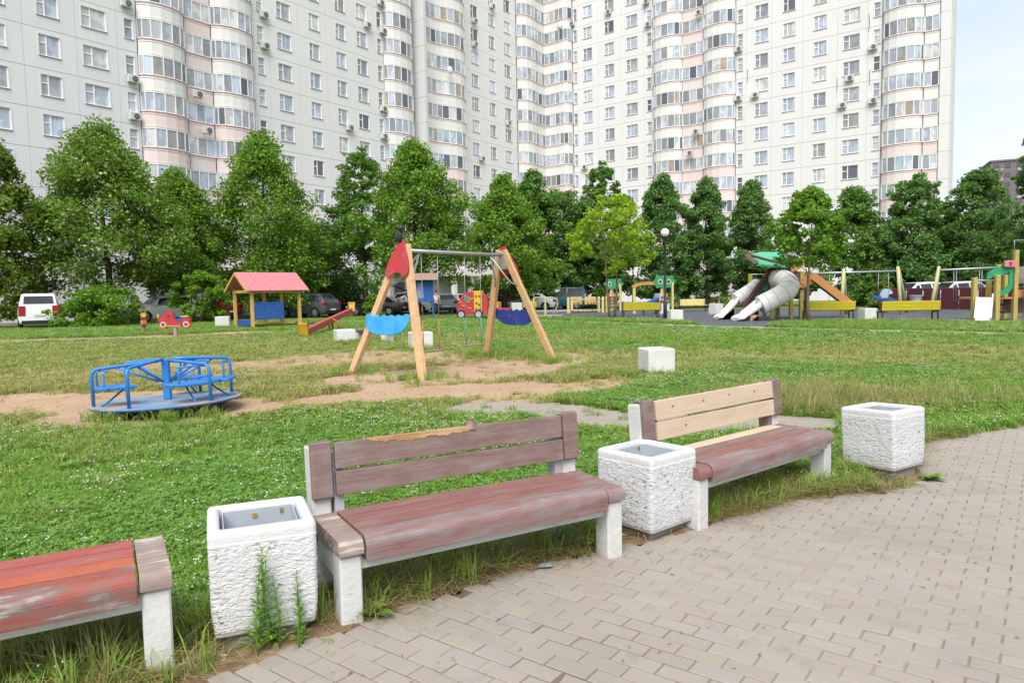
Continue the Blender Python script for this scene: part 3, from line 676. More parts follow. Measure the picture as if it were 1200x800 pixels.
# torn wood and knots on the backrest boards
Mb = Matrix.Translation((0, .215, 0)) @ Matrix.Rotation(rad(-5), 4, 'X')
mb = MB(); N = 70; top = []; bot = []
for i in range(N + 1):
    u = -.52 + .62*i/N; a = max(sin(pi*i/N), 0) ** .5
    top.append((u, -.0745, .752)); bot.append((u, -.0745, .752 - a*(.028 + .03*mnoise.noise(Vector((u*9, 1, 0))) + .018*mnoise.noise(Vector((u*41, 1, 0))) + .008*random.random())))
tp2 = [(u, -.03, .7535 + .002*random.random()) for u, _, _ in top]; k = N + 1
mb.add([Mb @ Vector(p) for p in top + bot + tp2], [(i, i+1, k+i+1, k+i) for i in range(N)] + [(2*k+i, 2*k+i+1, i+1, i) for i in range(N)])
mb.build('torn_wood_patch', M_rawwood, B2)
mb = MB(); mb.loft([[Mb @ Vector((.09+r*cos(a), -.05+r*.7*sin(a), z)) for a in (0, 1.2, 2.4, 3.6, 4.9)] for r, z in ((.05, .735), (.03, .765), (.018, .785), (.02, .792))], True)
mb.build('splinter_stub', M_mauve, B2)
for bb, spots in ((B3, ((-.55, .70), (-.42, .555), (.12, .71), (.46, .70), (-.2, .70))), (B2, ((.32, .57),))):
    mb = MB()
    for u, z in spots: mb.lathe([(.0001, .0), (.009, .0)], 7); 
    mb = MB()
    for u, z in spots:
        ring = [Mb @ Vector((u+.011*cos(a), -.0748, z+.008*sin(a))) for a in [2*pi*i/8 for i in range(8)]]; mb.add(ring, [tuple(range(8))])
    stuff(mb.build('wood_knots', M_knot, bb))
# ------------------------------------------------------------------ white concrete bins
def stipple_mat():
    m, t, b = new_mat('stippled_white_concrete'); b.inputs['Roughness'].default_value = .75; b.inputs['Specular IOR Level'].default_value = .25
    v = objvec(t, (1, 1, 2.0), True); w = noise(t, v, 36, 3, .5, .9)
    pit = noise(t, objvec(t, (1, 1, 1.5)), 30, 4, .6, .5)
    at = nd(t, 'ShaderNodeAttribute', attribute_name='relief')
    c = mixc(t, ramp(t, noise(t, objvec(t), 3, 5), [(.3, 0.0), (.7, 1.0)]), (.63, .63, .64), (.54, .54, .54))
    mu = nd(t, 'ShaderNodeMath', operation='MULTIPLY'); t.links.new(ramp(t, pit, [(.575, 0.0), (.63, 1.0)]), mu.inputs[0]); t.links.new(ramp(t, noise(t, objvec(t), 7, 3), [(.45, .1), (.6, 1.0)]), mu.inputs[1])
    mu2 = nd(t, 'ShaderNodeMath', operation='MULTIPLY'); t.links.new(mu.outputs[0], mu2.inputs[0]); t.links.new(at.outputs['Fac'], mu2.inputs[1])
    c = mixc(t, mu2.outputs[0], c, (.20, .19, .18))
    t.links.new(c, b.inputs['Base Color'])
    hm = nd(t, 'ShaderNodeMath', operation='MULTIPLY'); t.links.new(w, hm.inputs[0]); t.links.new(at.outputs['Fac'], hm.inputs[1])
    bump(t, b, hm.outputs[0], .6, .022); return m
M_stip = stipple_mat()
M_plinth = mat('bare_concrete', (.30, .27, .23), (.24, .22, .19), 5, .9, .2, bmp=.5, bscale=40)
M_liner = mat('galvanised_liner', (.46, .50, .54), (.38, .42, .46), 5, .45, .5, .15, dirt=(.40, .38, .35), dirt_scale=6, dirt_lo=.6)
def bin_body_mesh(S=.222, H=.435, n=40, nz=44, low=False):
    prof = []                                              # (inset factor, z, relief)
    for i in range(nz + 1):
        z = i/nz; k = 1 - .05*max(0, (.30-z)/.30)**1.5 - .015*(1-z)
        prof.append((S*k, z*H, 1.0 if .04 < z < .93 else .25))
    rr = .02
    def ring(s, z, rel, amp):
        pts = []; c = min(rr, s*.3)
        for side in range(4):
            ca, sa = cos(side*pi/2), sin(side*pi/2)
            for i in range(n):
                L_ = s - c; q = (-1 + 2*(i+.5)/n) * (L_ + c*pi/4); x, y = q, -s
                if abs(q) > L_: g_ = (abs(q)-L_)/c; x = math.copysign(L_ + c*sin(g_), q); y = -s + c - c*cos(g_)
                p = Vector((x*ca - y*sa, x*sa + y*ca, z)); nn = Vector((p.x, p.y, 0)).normalized()
                d = mnoise.noise(Vector((p.x*42, p.y*42, p.z*75))) * .6 + mnoise.noise(Vector((p.x*95, p.y*95, p.z*150+4))) * .35
                pts.append(p + nn*(d*amp*rel))
        return pts
    rings = [ring(s, z, rel, .0062) for s, z, rel in prof]; rel = [r for _, _, r in prof]
    for a in (30, 60, 90): rings.append(ring(S - .018*(1-cos(rad(a))), H + .022*sin(rad(a)), .4, .004)); rel.append(.35)
    for s, z in ((S-.046, H+.022), (S-.05, H+.012), (S-.054, H-.03), (S-.058, .1)): rings.append(ring(s, z, 0, 0)); rel.append(0)
    rings.insert(0, ring(S*.91, .0, 0, 0)); rel.insert(0, 0)
    mb = MB(); mb.loft(rings, False, None, True); o = mb.mesh('body', M_stip)
    ca = o.attributes.new('relief', 'FLOAT', 'POINT'); ca.data.foreach_set('value', np.repeat(np.array(rel, np.float32), 4*n)); return o
bin_mesh = bin_body_mesh()
def liner_mesh(s=.158, h=.42):
    mb = MB()
    R = lambda k, z: [(-k, -k, z), (k, -k, z), (k, k, z), (-k, k, z)]
    mb.loft([R(s, .435), R(s-.004, .435), R(s-.010, .13)], False); mb.add(R(s-.010, .13), [(0, 1, 2, 3)]); return mb.mesh('liner', M_liner)
lm_ = liner_mesh(); M_yellow_rust = mat('rusty_bracket', (.38, .26, .05), (.2, .13, .05), 8)
def concrete_bin(label, loc, rz, z0=.065, tilt=0):
    t = thing('concrete_bin', label, 'litter bin', loc, rz, 'white concrete litter bins beside the benches'); t.rotation_euler = (tilt, 0, rz)
    mb = MB(); mb.cbox(-.165, .165, -.165, .165, -.05, z0+.002, .01); mb.build('plinth', M_plinth, t)
    link('body', bin_mesh, t, (0, 0, z0)); link('liner', lm_, t, (0, 0, z0))
    mb = MB(); mb.box(-.025, -.005, .147, .156, z0+.395, z0+.415); mb.box(.1, .115, .146, .155, z0+.405, z0+.425); mb.build('bracket', M_yellow_rust, t)
    mb = MB(); mb.box(-.06, .03, .146, .150, z0+.345, z0+.353); mb.build('slot', M_knot, t)
    return t
concrete_bin('white concrete bin with tall green weeds growing against its front', (-1.165, 3.185, 0), rad(23))
concrete_bin('white concrete bin between the torn bench and the pine backed bench', (.835, 4.43, 0), rad(40), .055)
concrete_bin('white concrete bin on the paving corner past the pine backed bench', (2.96, 5.62, 0), rad(32), .085, rad(-2))
# ------------------------------------------------------------------ merry-go-round
M_blue = mat('blue_paint', (.025, .17, .50), (.03, .21, .56), 4, .42, .45, dirt=(.06, .10, .22), dirt_scale=9, dirt_lo=.6)
M_blue_worn = mat('worn_blue_deck', (.13, .25, .42), (.26, .31, .37), 2.2, .6, .35, bmp=.2, bscale=30, dirt=(.40, .33, .26), dirt_scale=2.2, dirt_lo=.47)
M_blue_dark = mat('dark_blue_rim', (.02, .05, .16), rough=.5)
t = thing('merry_go_round', 'blue steel merry-go-round with railings and four seats on bare sand', 'merry-go-round', (*MGR, 0), rad(8), None); t.rotation_euler = (rad(-1.2), rad(-1.6), rad(8))
Rm = .93
mb = MB(); mb.lathe([(.0, .15), (.3, .151), (Rm-.01, .15), (Rm, .146), (Rm, .118), (Rm-.03, .115)], 48, smooth=False, caps=False); mb.build('deck', M_blue_worn, t)
mb = MB(); mb.lathe([(Rm+.004, .122), (Rm+.004, .134)], 48, caps=False); mb.lathe([(Rm-.04, .114), (Rm-.16, .07), (.3, .03)], 40, caps=False); mb.build('rim', M_blue_dark, t)
mb = MB(); mb.cbox(-.045, .045, -.045, .045, .15, .70, .01); mb.build('centre_post', M_blue, t)
def railpath(a, r1, h=.685, c=.1):
    d = Vector((cos(a), sin(a), 0)); p = [d*.08 + Vector((0, 0, h+.01)), d*.3 + Vector((0, 0, h)), d*(r1-c*1.6) + Vector((0, 0, h-.03))]
    for i in range(1, 6):
        q = i/5*pi/2; p.append(d*(r1-c + c*sin(q)) + Vector((0, 0, h-.03-c + c*cos(q))))
    return p + [d*r1 + Vector((0, 0, .15))]
RA = [rad(x) for x in (204, 258, 323, 36, 78, 144)]
for i, a in enumerate(RA):
    mb = MB(); mb.tube(railpath(a, .87, .685 if i % 2 else .665), .022, 8); mb.build('handrail', M_blue, t)
    d = Vector((cos(a), sin(a), 0)); mb = MB(); mb.tube([d*.62 + Vector((0, 0, .64)), d*.09 + Vector((0, 0, .40))], .016, 6); mb.build('brace', M_blue, t)
for a in (rad(213), rad(312), rad(0), rad(80)):
    d, n_ = Vector((cos(a), sin(a), 0)), Vector((-sin(a), cos(a), 0)); Mx = Matrix(((d.x, n_.x, 0, 0), (d.y, n_.y, 0, 0), (0, 0, 1, 0), (0, 0, 0, 1)))
    o = link('seat', None, t)
    for k, x in enumerate((.42, .53, .64, .75)):
        mb = MB(); mb.cbox(x, x+.10, -.27 + (.03 if k in (0, 3) else 0), .27 - (.03 if k in (0, 3) else 0), .365, .405, .008, Mx); mb.build('seat_slat', M_blue, o)
    mb = MB()
    for s in (-.2, .2): mb.tube([Mx @ Vector(p) for p in ((.46, s, .37), (.76, s, .37), (.79, s, .42), (.79, s, .58), (.74, s, .61))], .013, 6)
    mb.tube([Mx @ Vector(p) for p in ((.50, 0, .37), (.72, 0, .2), (.8, 0, .15))], .013, 6); mb.tube([Mx @ Vector(p) for p in ((.74, -.2, .61), (.74, .2, .61))], .013, 6); mb.build('seat_frame', M_blue, o)
# ------------------------------------------------------------------ swing
M_beam = peeling('varnished_pine', [(.0, (.42, .22, .09)), (.4, (.55, .33, .16)), (.55, (.62, .41, .22)), (.8, (.66, .47, .28))], (16, 16, 1.0), 1.8, .5, .22)
M_amber = peeling('amber_pine', [(.0, (.36, .15, .03)), (.45, (.50, .23, .055)), (.6, (.55, .28, .08)), (.8, (.58, .34, .14))], (16, 16, 1.0), 1.8, .5, .22)
M_redply = mat('red_board', (.43, .03, .045), (.36, .035, .045), 5, .5, .35, dirt=(.30, .10, .09), dirt_scale=4, dirt_lo=.56)
M_skyply = mat('bright_blue_board', (.02, .25, .62), (.05, .32, .66), 4, .5, .4, dirt=(.16, .34, .52), dirt_scale=5, dirt_lo=.57)
M_navyply = mat('navy_board', (.02, .045, .25), (.03, .06, .30), 6, .55, .35, dirt=(.09, .11, .24), dirt_scale=5, dirt_lo=.56)
M_steel = mat('galvanised_steel', (.42, .44, .45), (.36, .38, .39), 20, .45, .5, .6)
M_black = mat('black_plastic', (.015, .016, .02), (.03, .03, .035), 9, .5, .4)
M_ochre = mat('orange_sleeve', (.50, .20, .07), rough=.6); M_cyan = mat('teal_sleeve', (.05, .30, .36), rough=.6)
sw = thing('swing', 'wooden A-frame swing with red caps and blue wave boards over bare soil', 'swing', (SW_L.x, SW_L.y, 0), math.atan2(SW_D.y, SW_D.x))
# local x along the beam, y to the left of it (away from the camera on the left leg side)
HT, LEAN = 2.44, .56
def aframe(x, s, face, half=.99):
    def lean(mb): mb.v = [(p[0] - s*LEAN*p[2]/HT, p[1], p[2]) for p in mb.v]; return mb
    for sy in (1, -1):
        m = M_beam if (sy < 0) else M_amber
        mb = MB(); mb.bar((x, sy*half, -.05), (x, sy*.06, HT), .10, .145, (1, 0, 0) if False else (0, sy, .45)); lean(mb).build('leg', M_beam, sw, .008)
    def pl(name, out, m, x0, x1, bev=.006):
        mb = MB(); mb.prism(out, x0, x1, lambda a, b_, t_: (t_, a, b_)); return lean(mb).build(name, m, sw, bev)
    xo = x + s*face*.085
    hw = lambda z: half * (1 - z/HT) + .06
    # scalloped blue board: flat wavy top, bowed bottom
    for (zt, zb, ext, m) in ((1.12, .78, .16, M_skyply if face > 0 else M_navyply),):
        w = .60 if s < 0 else .56; yc = .09 if s < 0 else 0; out = []
        for i in range(33):
            q = i/32; out.append((yc - w + 2*w*q, zt - .03 + .045*abs(sin(pi*q*6)) + .03*abs(2*q-1)**3))
        for i in range(1, 20):
            q = i/20; out.append((yc + w*cos(pi*q), zb + .17 - .19*sin(pi*q) ** .8 + .10*(abs(cos(pi*q)) ** 6)))
        pl('wave_board', out, m, xo-.012, xo+.012)
    out = []
    z0, z1 = 1.86, HT + .06
    prof = [(.40, z0+.16), (.405, z0+.06), (.37, z0-.0), (.28, z0-.035), (.20, z0-.005), (.12, z0+.05), (0, z0+.07), (-.12, z0+.05), (-.20, z0-.005), (-.28, z0-.035), (-.37, z0), (-.405, z0+.06), (-.40, z0+.16), (-.30, z0+.36), (-.17, z0+.52), (-.11, z1), (-.05, z1+.03), (.05, z1+.03), (.11, z1), (.17, z0+.52), (.30, z0+.36)]
    prof = [(a*.76, z0 + (z-z0)*1.0) for a, z in prof]
    pl('cap_board', prof, M_redply, xo-.014, xo+.014)
    mb = MB()
    for a, z in ((-.19, z0+.1), (.19, z0+.1), (-.09, z1-.12), (.09, z1-.12), (0, z1-.25)):
        mb.ball((xo + s*face*.016, a, z), .02, 8, 5, (.5, 1, 1))
    stuff(lean(mb).build('bolts', M_redply, sw))
    mb = MB(); mb.tube([(x, -.38, 1.62), (x - s*.14, -.2, 1.75), (x - s*.42, 0, HT-.14)], .02, 6); mb.tube([(x, .38, 1.62), (x - s*.14, .2, 1.75), (x - s*.42, 0, HT-.14)], .02, 6); lean(mb).build('brace', M_steel, sw)
    mb = MB(); mb.cbox(x - .06, x + .06, -.10, .10, HT-.42, HT-.05, .02); lean(mb).build('steel_bracket', M_steel, sw)
aframe(0, -1, 1); aframe(SW_LEN, 1, 1)
# boards sit on the outer face of each frame; recolour the far one navy
ws = [o for o in sw.children if o.name.startswith('wave_board')]
ws[1].data.materials[0] = M_navyply
mb = MB(); mb.tube([(LEAN-.02, 0, HT-.1), (SW_LEN-LEAN+.02, 0, HT-.1)], .036, 10); mb.build('beam', M_steel, sw)
bx0 = LEAN - .1; mb = MB(); mb.ball((bx0, .02, HT+.17), .1, 12, 8, (.6, .8, 1.25)); mb.ball((bx0-.02, -.05, HT+.31), .065, 10, 7, (.8, 1, .9)); mb.tube([(bx0-.02, -.1, HT+.31), (bx0-.03, -.19, HT+.29)], [.03, .006], 6); mb.build('bird_finial', M_black, sw)
def chain(mb, p, q, r=.007): mb.tube([p, q], r, 5)
for xs, cl, zs in (((1.0, 1.45), M_ochre, .36), ((2.25, 2.75), M_cyan, .40)):
    o = link('swing_seat', None, sw)
    mb = MB(); mb.cbox(xs[0]-.04, xs[1]+.04, -.09, .09, zs, zs+.035, .008); mb.build('seat_board', mat('grey_seat_wood', (.27, .21, .14), (.2, .16, .11), 8, .8), o)
    for x in xs:
        mb = MB(); chain(mb, (x, 0, zs), (x, 0, 1.0), .013); mb.build('chain_sleeve', cl, o)
        mb = MB(); chain(mb, (x, 0, 1.0), (x, 0, HT-.12)); mb.build('chain', M_steel, o)
# ------------------------------------------------------------------ playground
M_ypaint = mat('yellow_paint', (.52, .44, .02), (.46, .38, .02), 5, .5, .4, dirt=(.30, .26, .04), dirt_scale=7, dirt_lo=.62)
M_cpaint = mat('cream_yellow_paint', (.60, .50, .22), (.55, .44, .18), 5, .55, .35)
M_post = mat('yellow_green_post', (.42, .35, .10), (.36, .29, .09), 8, .6, .3)
M_palepost = mat('pale_post', (.48, .46, .22), (.42, .42, .24), 8, .6, .3)
M_iron = mat('dark_iron', (.03, .032, .036), rough=.5)
M_white = mat('white_paint', (.64, .64, .62), (.56, .56, .54), 4, .55, .35, dirt=(.4, .38, .33), dirt_scale=6, dirt_lo=.62)
M_brown = mat('brown_board', (.13, .075, .06), (.11, .065, .05), 4, .6, .3)
M_green = mat('green_board', (.02, .27, .13), (.03, .24, .12), 4, .5, .4)
M_orangewood = mat('orange_board', (.52, .25, .09), (.46, .21, .07), 4, .55, .35)
M_roofred = mat('faded_red_roof', (.50, .15, .17), (.56, .22, .24), 3, .65, .3, stretch=(12, 1, 1), dirt=(.36, .16, .15), dirt_scale=2.5, dirt_lo=.54)
M_ywood = mat('yellow_wood', (.58, .38, .13), (.52, .33, .10), 5, .6, .3, dirt=(.36, .25, .12), dirt_scale=5, dirt_lo=.57)
M_tan = mat('tan_plastic', (.55, .38, .24), rough=.5)
M_whiteplas = mat('white_plastic', (.80, .78, .74), (.76, .73, .69), 5, .4, .45)
M_bluetin = mat('blue_sheet', (.02, .09, .36), (.03, .09, .30), 4, .55, .35, dirt=(.08, .14, .32), dirt_scale=4, dirt_lo=.55)
def at3(px, py, y): return xat(px, py, y)
# --- planters
def planter(label, p, w, h, rz):
    t = thing('planter', label, 'planter', (p[0], p[1], 0), rz, 'white concrete planters on the grass')
    k = w/2; R = lambda s, z: [(-s, -s, z), (s, -s, z), (s, s, z), (-s, s, z)]
    mb = MB(); mb.loft([R(k*.97, -.03), R(k, .04), R(k, h-.02), R(k-.012, h), R(k-.06, h), R(k-.07, h-.10)], True); mb.build('box', M_white, t, .008)
    mb = MB(); mb.add(R(k-.068, h-.09), [(0, 1, 2, 3)]); mb.build('soil', mat('planter_soil', (.06, .045, .03)), t)
for lab, px, py, w, h, rz in (('white planter alone on the lawn beyond the pine backed bench', 769, 438, .50, .47, 12), ('white planter at the near end of the low wooden table seat', 404, 401, .60, .42, 25), ('white planter behind the right leg of the swing', 493, 408, .58, .46, 20),
        ('small white planter beside the red roofed playhouse', 261.5, 383, .68, .55, 15), ('white planter at the foot of the dark lamp post', 791, 376.5, .60, .55, 5), ('white planter behind the yellow bench and lamp post', 777, 367.5, .65, .62, 5),
        ('white planter between the two right hand yellow benches', 1016.5, 374.5, .58, .52, 4), ('white planter beside the slanting white slide foot', 839, 368, .6, .62, 30), ('small white planter seen beyond the navy swing board', 605, 366, .85, .75, 10)):
    planter(lab, G(px, py), w, h, rad(rz))
# --- low table seat
p = G(438, 399.5); t = thing('low_bench', 'low brown wooden bench seat on white blocks behind the swing', 'bench', (p.x, p.y, 0), rad(-34))
for k in range(4): mb = MB(); mb.cbox(-.85, .85, -.26+k*.132, -.26+k*.132+.122, .34, .40, .008); mb.build('seat_board', M_mauve, t)
for s in (-1, 1): mb = MB(); mb.cbox(s*.62-.1, s*.62+.1, -.2, .2, -.05, .338, .01); mb.build('leg', M_white, t)
# --- playhouse
P1, P2, P3 = G(279, 384), G(296.6, 385.5), G(351.6, 380.5)
hy = 34.5; P2 = xat(296.6, 385.5, hy); q = xat(351.6, 380, hy + 1.7)
ang = math.atan2(q.y - P2.y, q.x - P2.x); Lh = math.hypot(q.x - P2.x, q.y - P2.y); Wd = 2.0
ph = thing('playhouse', 'open wooden playhouse with faded red pitched roof and blue side panel', 'playhouse', (P2.x, P2.y, 0), ang)
for x, y in ((0, 0), (Lh, 0), (0, Wd), (Lh, Wd), (Lh*.62, Wd)): mb = MB(); mb.cbox(x-.07, x+.07, y-.07, y+.07, -.05, 1.95, .012); mb.build('post', M_ywood, ph)
for y in (0, Wd): mb = MB(); mb.box(-.1, Lh+.1, y-.05, y+.05, 1.72, 1.88); mb.build('beam', M_ywood, ph)
for x in (0, Lh): mb = MB(); mb.box(x-.05, x+.05, .055, Wd-.055, 1.73, 1.87); mb.build('beam', M_ywood, ph)
rz_ = 2.72
for s in (0, 1):
    e = (-.35, 1.82) if s == 0 else (Wd+.35, 1.82)
    pts = [(-.4, e[0], e[1]), (Lh+.4, e[0], e[1]), (Lh+.4, Wd/2, rz_), (-.4, Wd/2, rz_)]
    mb = MB(); n = 14
    for k in range(n):                                  # ribbed roof sheet
        x0, x1 = -.4 + (Lh+.8)*k/n, -.4 + (Lh+.8)*(k+1)/n; 
        A0, A1, B0, B1 = Vector((x0, *e)), Vector((x1-.012, *e)), Vector((x0, Wd/2, rz_)), Vector((x1-.012, Wd/2, rz_)); up = Vector((0, 0, .035))
        mb.loft([[A0, A1, B1, B0], [A0+up, A1+up, B1+up, B0+up]], True)
    mb.build('roof_sheet', M_roofred, ph)
for x in (-.38, Lh+.38):
    mb = MB(); mb.bar((x, -.33, 1.79), (x, Wd/2, rz_-.04), .05, .10); mb.bar((x, Wd+.33, 1.79), (x, Wd/2, rz_-.04), .05, .10); mb.build('gable_trim', M_ywood, ph)
mb = MB(); mb.cbox(.08, 1.62, -.03, .03, .42, 1.28, .01); mb.build('side_panel', M_bluetin, ph)
mb = MB(); mb.cbox(.1, Lh-.1, .3, Wd-.3, .16, .22, .01); mb.build('floor', M_ywood, ph)
mb = MB(); mb.cbox(-.02, .06, .1, Wd-.2, .12, .40, .01); mb.build('blue_step', M_bluetin, ph)
for x, z in ((Lh*.66, 1.45), (Lh*.66, .8), (Lh*.66, 1.1)): mb = MB(); mb.box(x, Lh-.08, Wd-.04, Wd+.04, z, z+.07); mb.build('rail', M_iron if z > 1 else M_ywood, ph)
# --- seesaw
a, b_ = G(357, 391, .12), xat(411, 364, 34.5); c = (a + b_) / 2; an = math.atan2(b_.y-a.y, b_.x-a.x)
ss = thing('seesaw', 'red seesaw beam tilted with yellow back boards beside the playhouse', 'seesaw', (c.x, c.y, 0), an); hl = math.hypot(b_.x-a.x, b_.y-a.y)/2
mb = MB(); mb.bar((-hl, 0, a.z+.05), (hl, 0, b_.z), .20, .24); mb.build('beam', mat('dull_red_paint', (.42, .06, .06), (.36, .08, .08), 3, .5, .4), ss, .02)
for s, z in ((-1, a.z), (1, b_.z)):
    mb = MB(); mb.cbox(s*hl-.03+s*.1, s*hl+.03+s*.1, -.17, .17, z-.02, z+.46, .01, Matrix.Translation((s*hl, 0, z)) @ Matrix.Rotation(s*rad(18), 4, 'Y') @ Matrix.Translation((-s*hl, 0, -z))); mb.build('back_board', mat('amber_board', (.55, .33, .02), (.5, .25, .02), 4), ss)
    mb = MB(); mb.tube([(s*(hl-.5), -.25, z+.36), (s*(hl-.5), .25, z+.36)], .02, 6); mb.tube([(s*(hl-.5), 0, z*.9+.1), (s*(hl-.5), 0, z+.36)], .02, 6); mb.build('handle', M_iron, ss)
mb = MB(); mb.tube([(0, -.35, 0), (0, -.28, .42), (0, 0, .58), (0, .28, .42), (0, .35, 0)], .045, 7); mb.tube([(-.35, 0, 0), (-.22, 0, .42), (0, 0, .58), (.22, 0, .42), (.35, 0, 0)], .045, 7); mb.build('stand', mat('orange_stand', (.45, .17, .04)), ss)
# --- red toy motorbikes
def toybike(label, p, rz):
    t = thing('toy_motorbike', label, 'ride-on toy', (p[0], p[1], 0), rz, 'red toy motorbikes on posts')
    mb = MB(); mb.cbox(-.09, .09, -.09, .09, -.05, .42, .015); mb.build('post', mat('grey_post', (.30, .27, .24), rough=.8), t)
    body = [(-.86, .74), (-.60, .64), (-.50, .50), (-.10, .46), (.32, .46), (.52, .62), (.78, .66), (.86, .84), (.72, .98), (.40, .90), (.02, .86), (-.06, 1.02), (-.10, 1.22), (-.22, 1.30), (-.48, 1.24), (-.66, 1.02), (-.88, .86)]
    for y in (-.11, .11): mb = MB(); mb.prism(body, y-.02, y+.02, lambda a, b, t_: (a, t_, b)); mb.build('side_board', M_redply, t)
    for x in (-.60, .62):
        w = MB(); w.prism([(.245*cos(2*pi*i/18)+x, .245*sin(2*pi*i/18)+.58) for i in range(18)], -.085, .085, lambda a, b, t_: (a, t_, b)); wo_ = w.build('wheel', mat('orange_wheel', (.55, .10, .03)) if not bpy.data.materials.get('orange_wheel') else bpy.data.materials['orange_wheel'], t)
        w = MB(); w.prism([(.16*cos(2*pi*i/14)+x, .16*sin(2*pi*i/14)+.58) for i in range(14)], -.14, .14, lambda a, b, t_: (a, t_, b)); w.build('rim', M_cpaint, wo_)
        w = MB(); w.prism([(.10*cos(2*pi*i/14)+x, .10*sin(2*pi*i/14)+.58) for i in range(14)], -.145, .145, lambda a, b, t_: (a, t_, b)); w.build('hub', M_bluetin, wo_)
    mb = MB(); mb.prism([(-.02, .86), (.40, .92), (.38, .80), (.18, .72), (.02, .78)], -.15, .15, lambda a, b, t_: (a, t_, b)); mb.build('seat', M_bluetin, t)
    mb = MB(); mb.cbox(.35, .74, -.16, .16, .97, 1.02, .01); mb.build('rear_board', M_cpaint, t)
    mb = MB(); mb.tube([(-.30, -.3, 1.05), (-.30, .3, 1.05)], .025, 6); mb.build('handlebar', M_iron, t)
    mb = MB(); mb.prism([(.13*cos(2*pi*i/14), .13*sin(2*pi*i/14)+1.0) for i in range(14)], -.90, -.84, lambda a, b, t_: (t_, a, b)); mb.build('headlamp', M_ypaint, t)
    mb = MB(); mb.box(-.5, .3, -.134, .134, .50, .53); mb.build('stripe', M_cpaint, t); return t
p = xat(206, 393, 29.5); toybike('red toy motorbike on a post seen side on, facing left', p, rad(6)).scale = (.74, .74, .78)
p = xat(169, 389, 32); toybike('red toy motorbike on a post seen end on with round yellow headlamp', p, rad(118)).scale = (.78, .78, .82)
# --- yellow slatted benches
def ybench(label, pxa, pxb, py, face, w=None, m=M_ypaint, y=None):
    a = G((pxa+pxb)/2, py); y = y or a.y; A, B = xat(pxa, py, y), xat(pxb, py, y); L = (B - A).length; c = (A + B)/2
    t = thing('yellow_bench', label, 'bench', (c.x, c.y, 0), face, 'yellow slatted playground benches'); h = L/2
    for k in range(3): mb = MB(); mb.cbox(-h+.06, h-.06, .20, .24, .48+k*.135, .48+k*.135+.128, .008, Matrix.Rotation(rad(-6), 4, 'X')); mb.build('back_slat', m, t)
    for k in range(3): mb = MB(); mb.cbox(-h+.06, h-.06, -.28+k*.15, -.28+k*.15+.14, .42, .455, .008); mb.build('seat_slat', m, t)
    for s in (-1, 1):
        mb = MB(); x = s*(h-.12)
        mb.bar((x, -.26, -.03), (x, -.26, .43), .05, .05); mb.bar((x, .24, -.03), (x, .13, .92), .05, .05); mb.bar((x, -.27, .405), (x, .2, .405), .05, .05); mb.bar((s*(h-.03), .2, .42), (s*(h-.03), .12, .92), .07, .07); mb.build('frame', M_iron, t)
    return t
ybench('bright yellow slatted bench seen from behind in front of the wooden arch', 728, 774, 373, pi + .02)
ybench('yellow slatted bench seen from behind under the orange slide beam', 941, 1000, 374.5, pi - .05)
ybench('yellow slatted bench seen from behind below the leaning swing posts', 1029, 1098, 375.5, pi - .06)
ybench('pale yellow slatted bench facing the lawn left of the white slides', 795, 829, 365, -.05, m=M_cpaint)
ybench('distant yellow bench between two trees, behind the pale yellow bench', 814, 841, 361.5, pi, y=62)
ybench('small yellow bench end just left of the slide foot planter', 844.5, 856, 362.5, pi - .2, y=58)
ybench('yellow bench partly hidden behind the navy swing board', 612, 630, 365.5, pi, y=52)
ybench('yellow bench next to the toy train beyond the far swing leg', 569, 588, 365.5, pi, y=50)
# --- lamp posts
def lamp(label, px, pyb, pyt, y=None):
    p = G(px, pyb) if y is None else Vector((*xat(px, 350, y)[:2], 0)); top = zat(px, pyt, p); t = thing('street_lamp', label, 'street lamp', (p.x, p.y, 0), 0, 'globe street lamps')
    mb = MB(); mb.lathe([(.10, -.05), (.10, .9), (.065, .95), (.05, top-.45), (.09, top-.40), (.09, top-.34)], 10); mb.build('pole', M_iron, t)
    mb = MB(); mb.ball((0, 0, top-.16), .225, 16, 10); mb.build('globe', mat('opal_globe', (.78, .78, .77), rough=.25), t)
lamp('black lamp post with white globe beside the nearest yellow bench', 779.5, 374, 269)
lamp('small lamp with white globe among the dark trees, behind the young maple', 742, 300, 302, 66)
lamp('lamp globe seen just right of the red swing cap', 493.5, 300, 286.5, 62)
# --- blue notice booth
p = Vector((*xat(498, 374, 43)[:2], 0)); t = thing('notice_stand', 'blue roofed notice stand behind the near swing leg', 'notice stand', p, rad(8)); zt = zat(490, 320, p)
for x in (-.5, .5): mb = MB(); mb.cbox(x-.045, x+.045, -.045, .045, -.05, zt-.35, .008); mb.build('post', M_bluetin, t)
mb = MB(); mb.cbox(-.46, .46, -.05, .05, zt-1.75, zt-.4, .01); mb.build('board', M_bluetin, t)
mb = MB(); mb.cbox(-.40, -.05, -.062, -.052, zt-1.5, zt-.6, .002); mb.build('poster', mat('faded_poster', (.14, .2, .45), (.3, .35, .5), 9), t)
mb = MB(); mb.loft([[(-.85, -.55, zt-.42), (.85, -.55, zt-.42), (.85, .5, zt-.36), (-.85, .5, zt-.36)], [(-.8, -.5, zt-.34), (.8, -.5, zt-.34), (.8, .4, zt), (-.8, .4, zt)]], True); mb.build('roof', mat('brown_roof', (.32, .2, .15)), t)
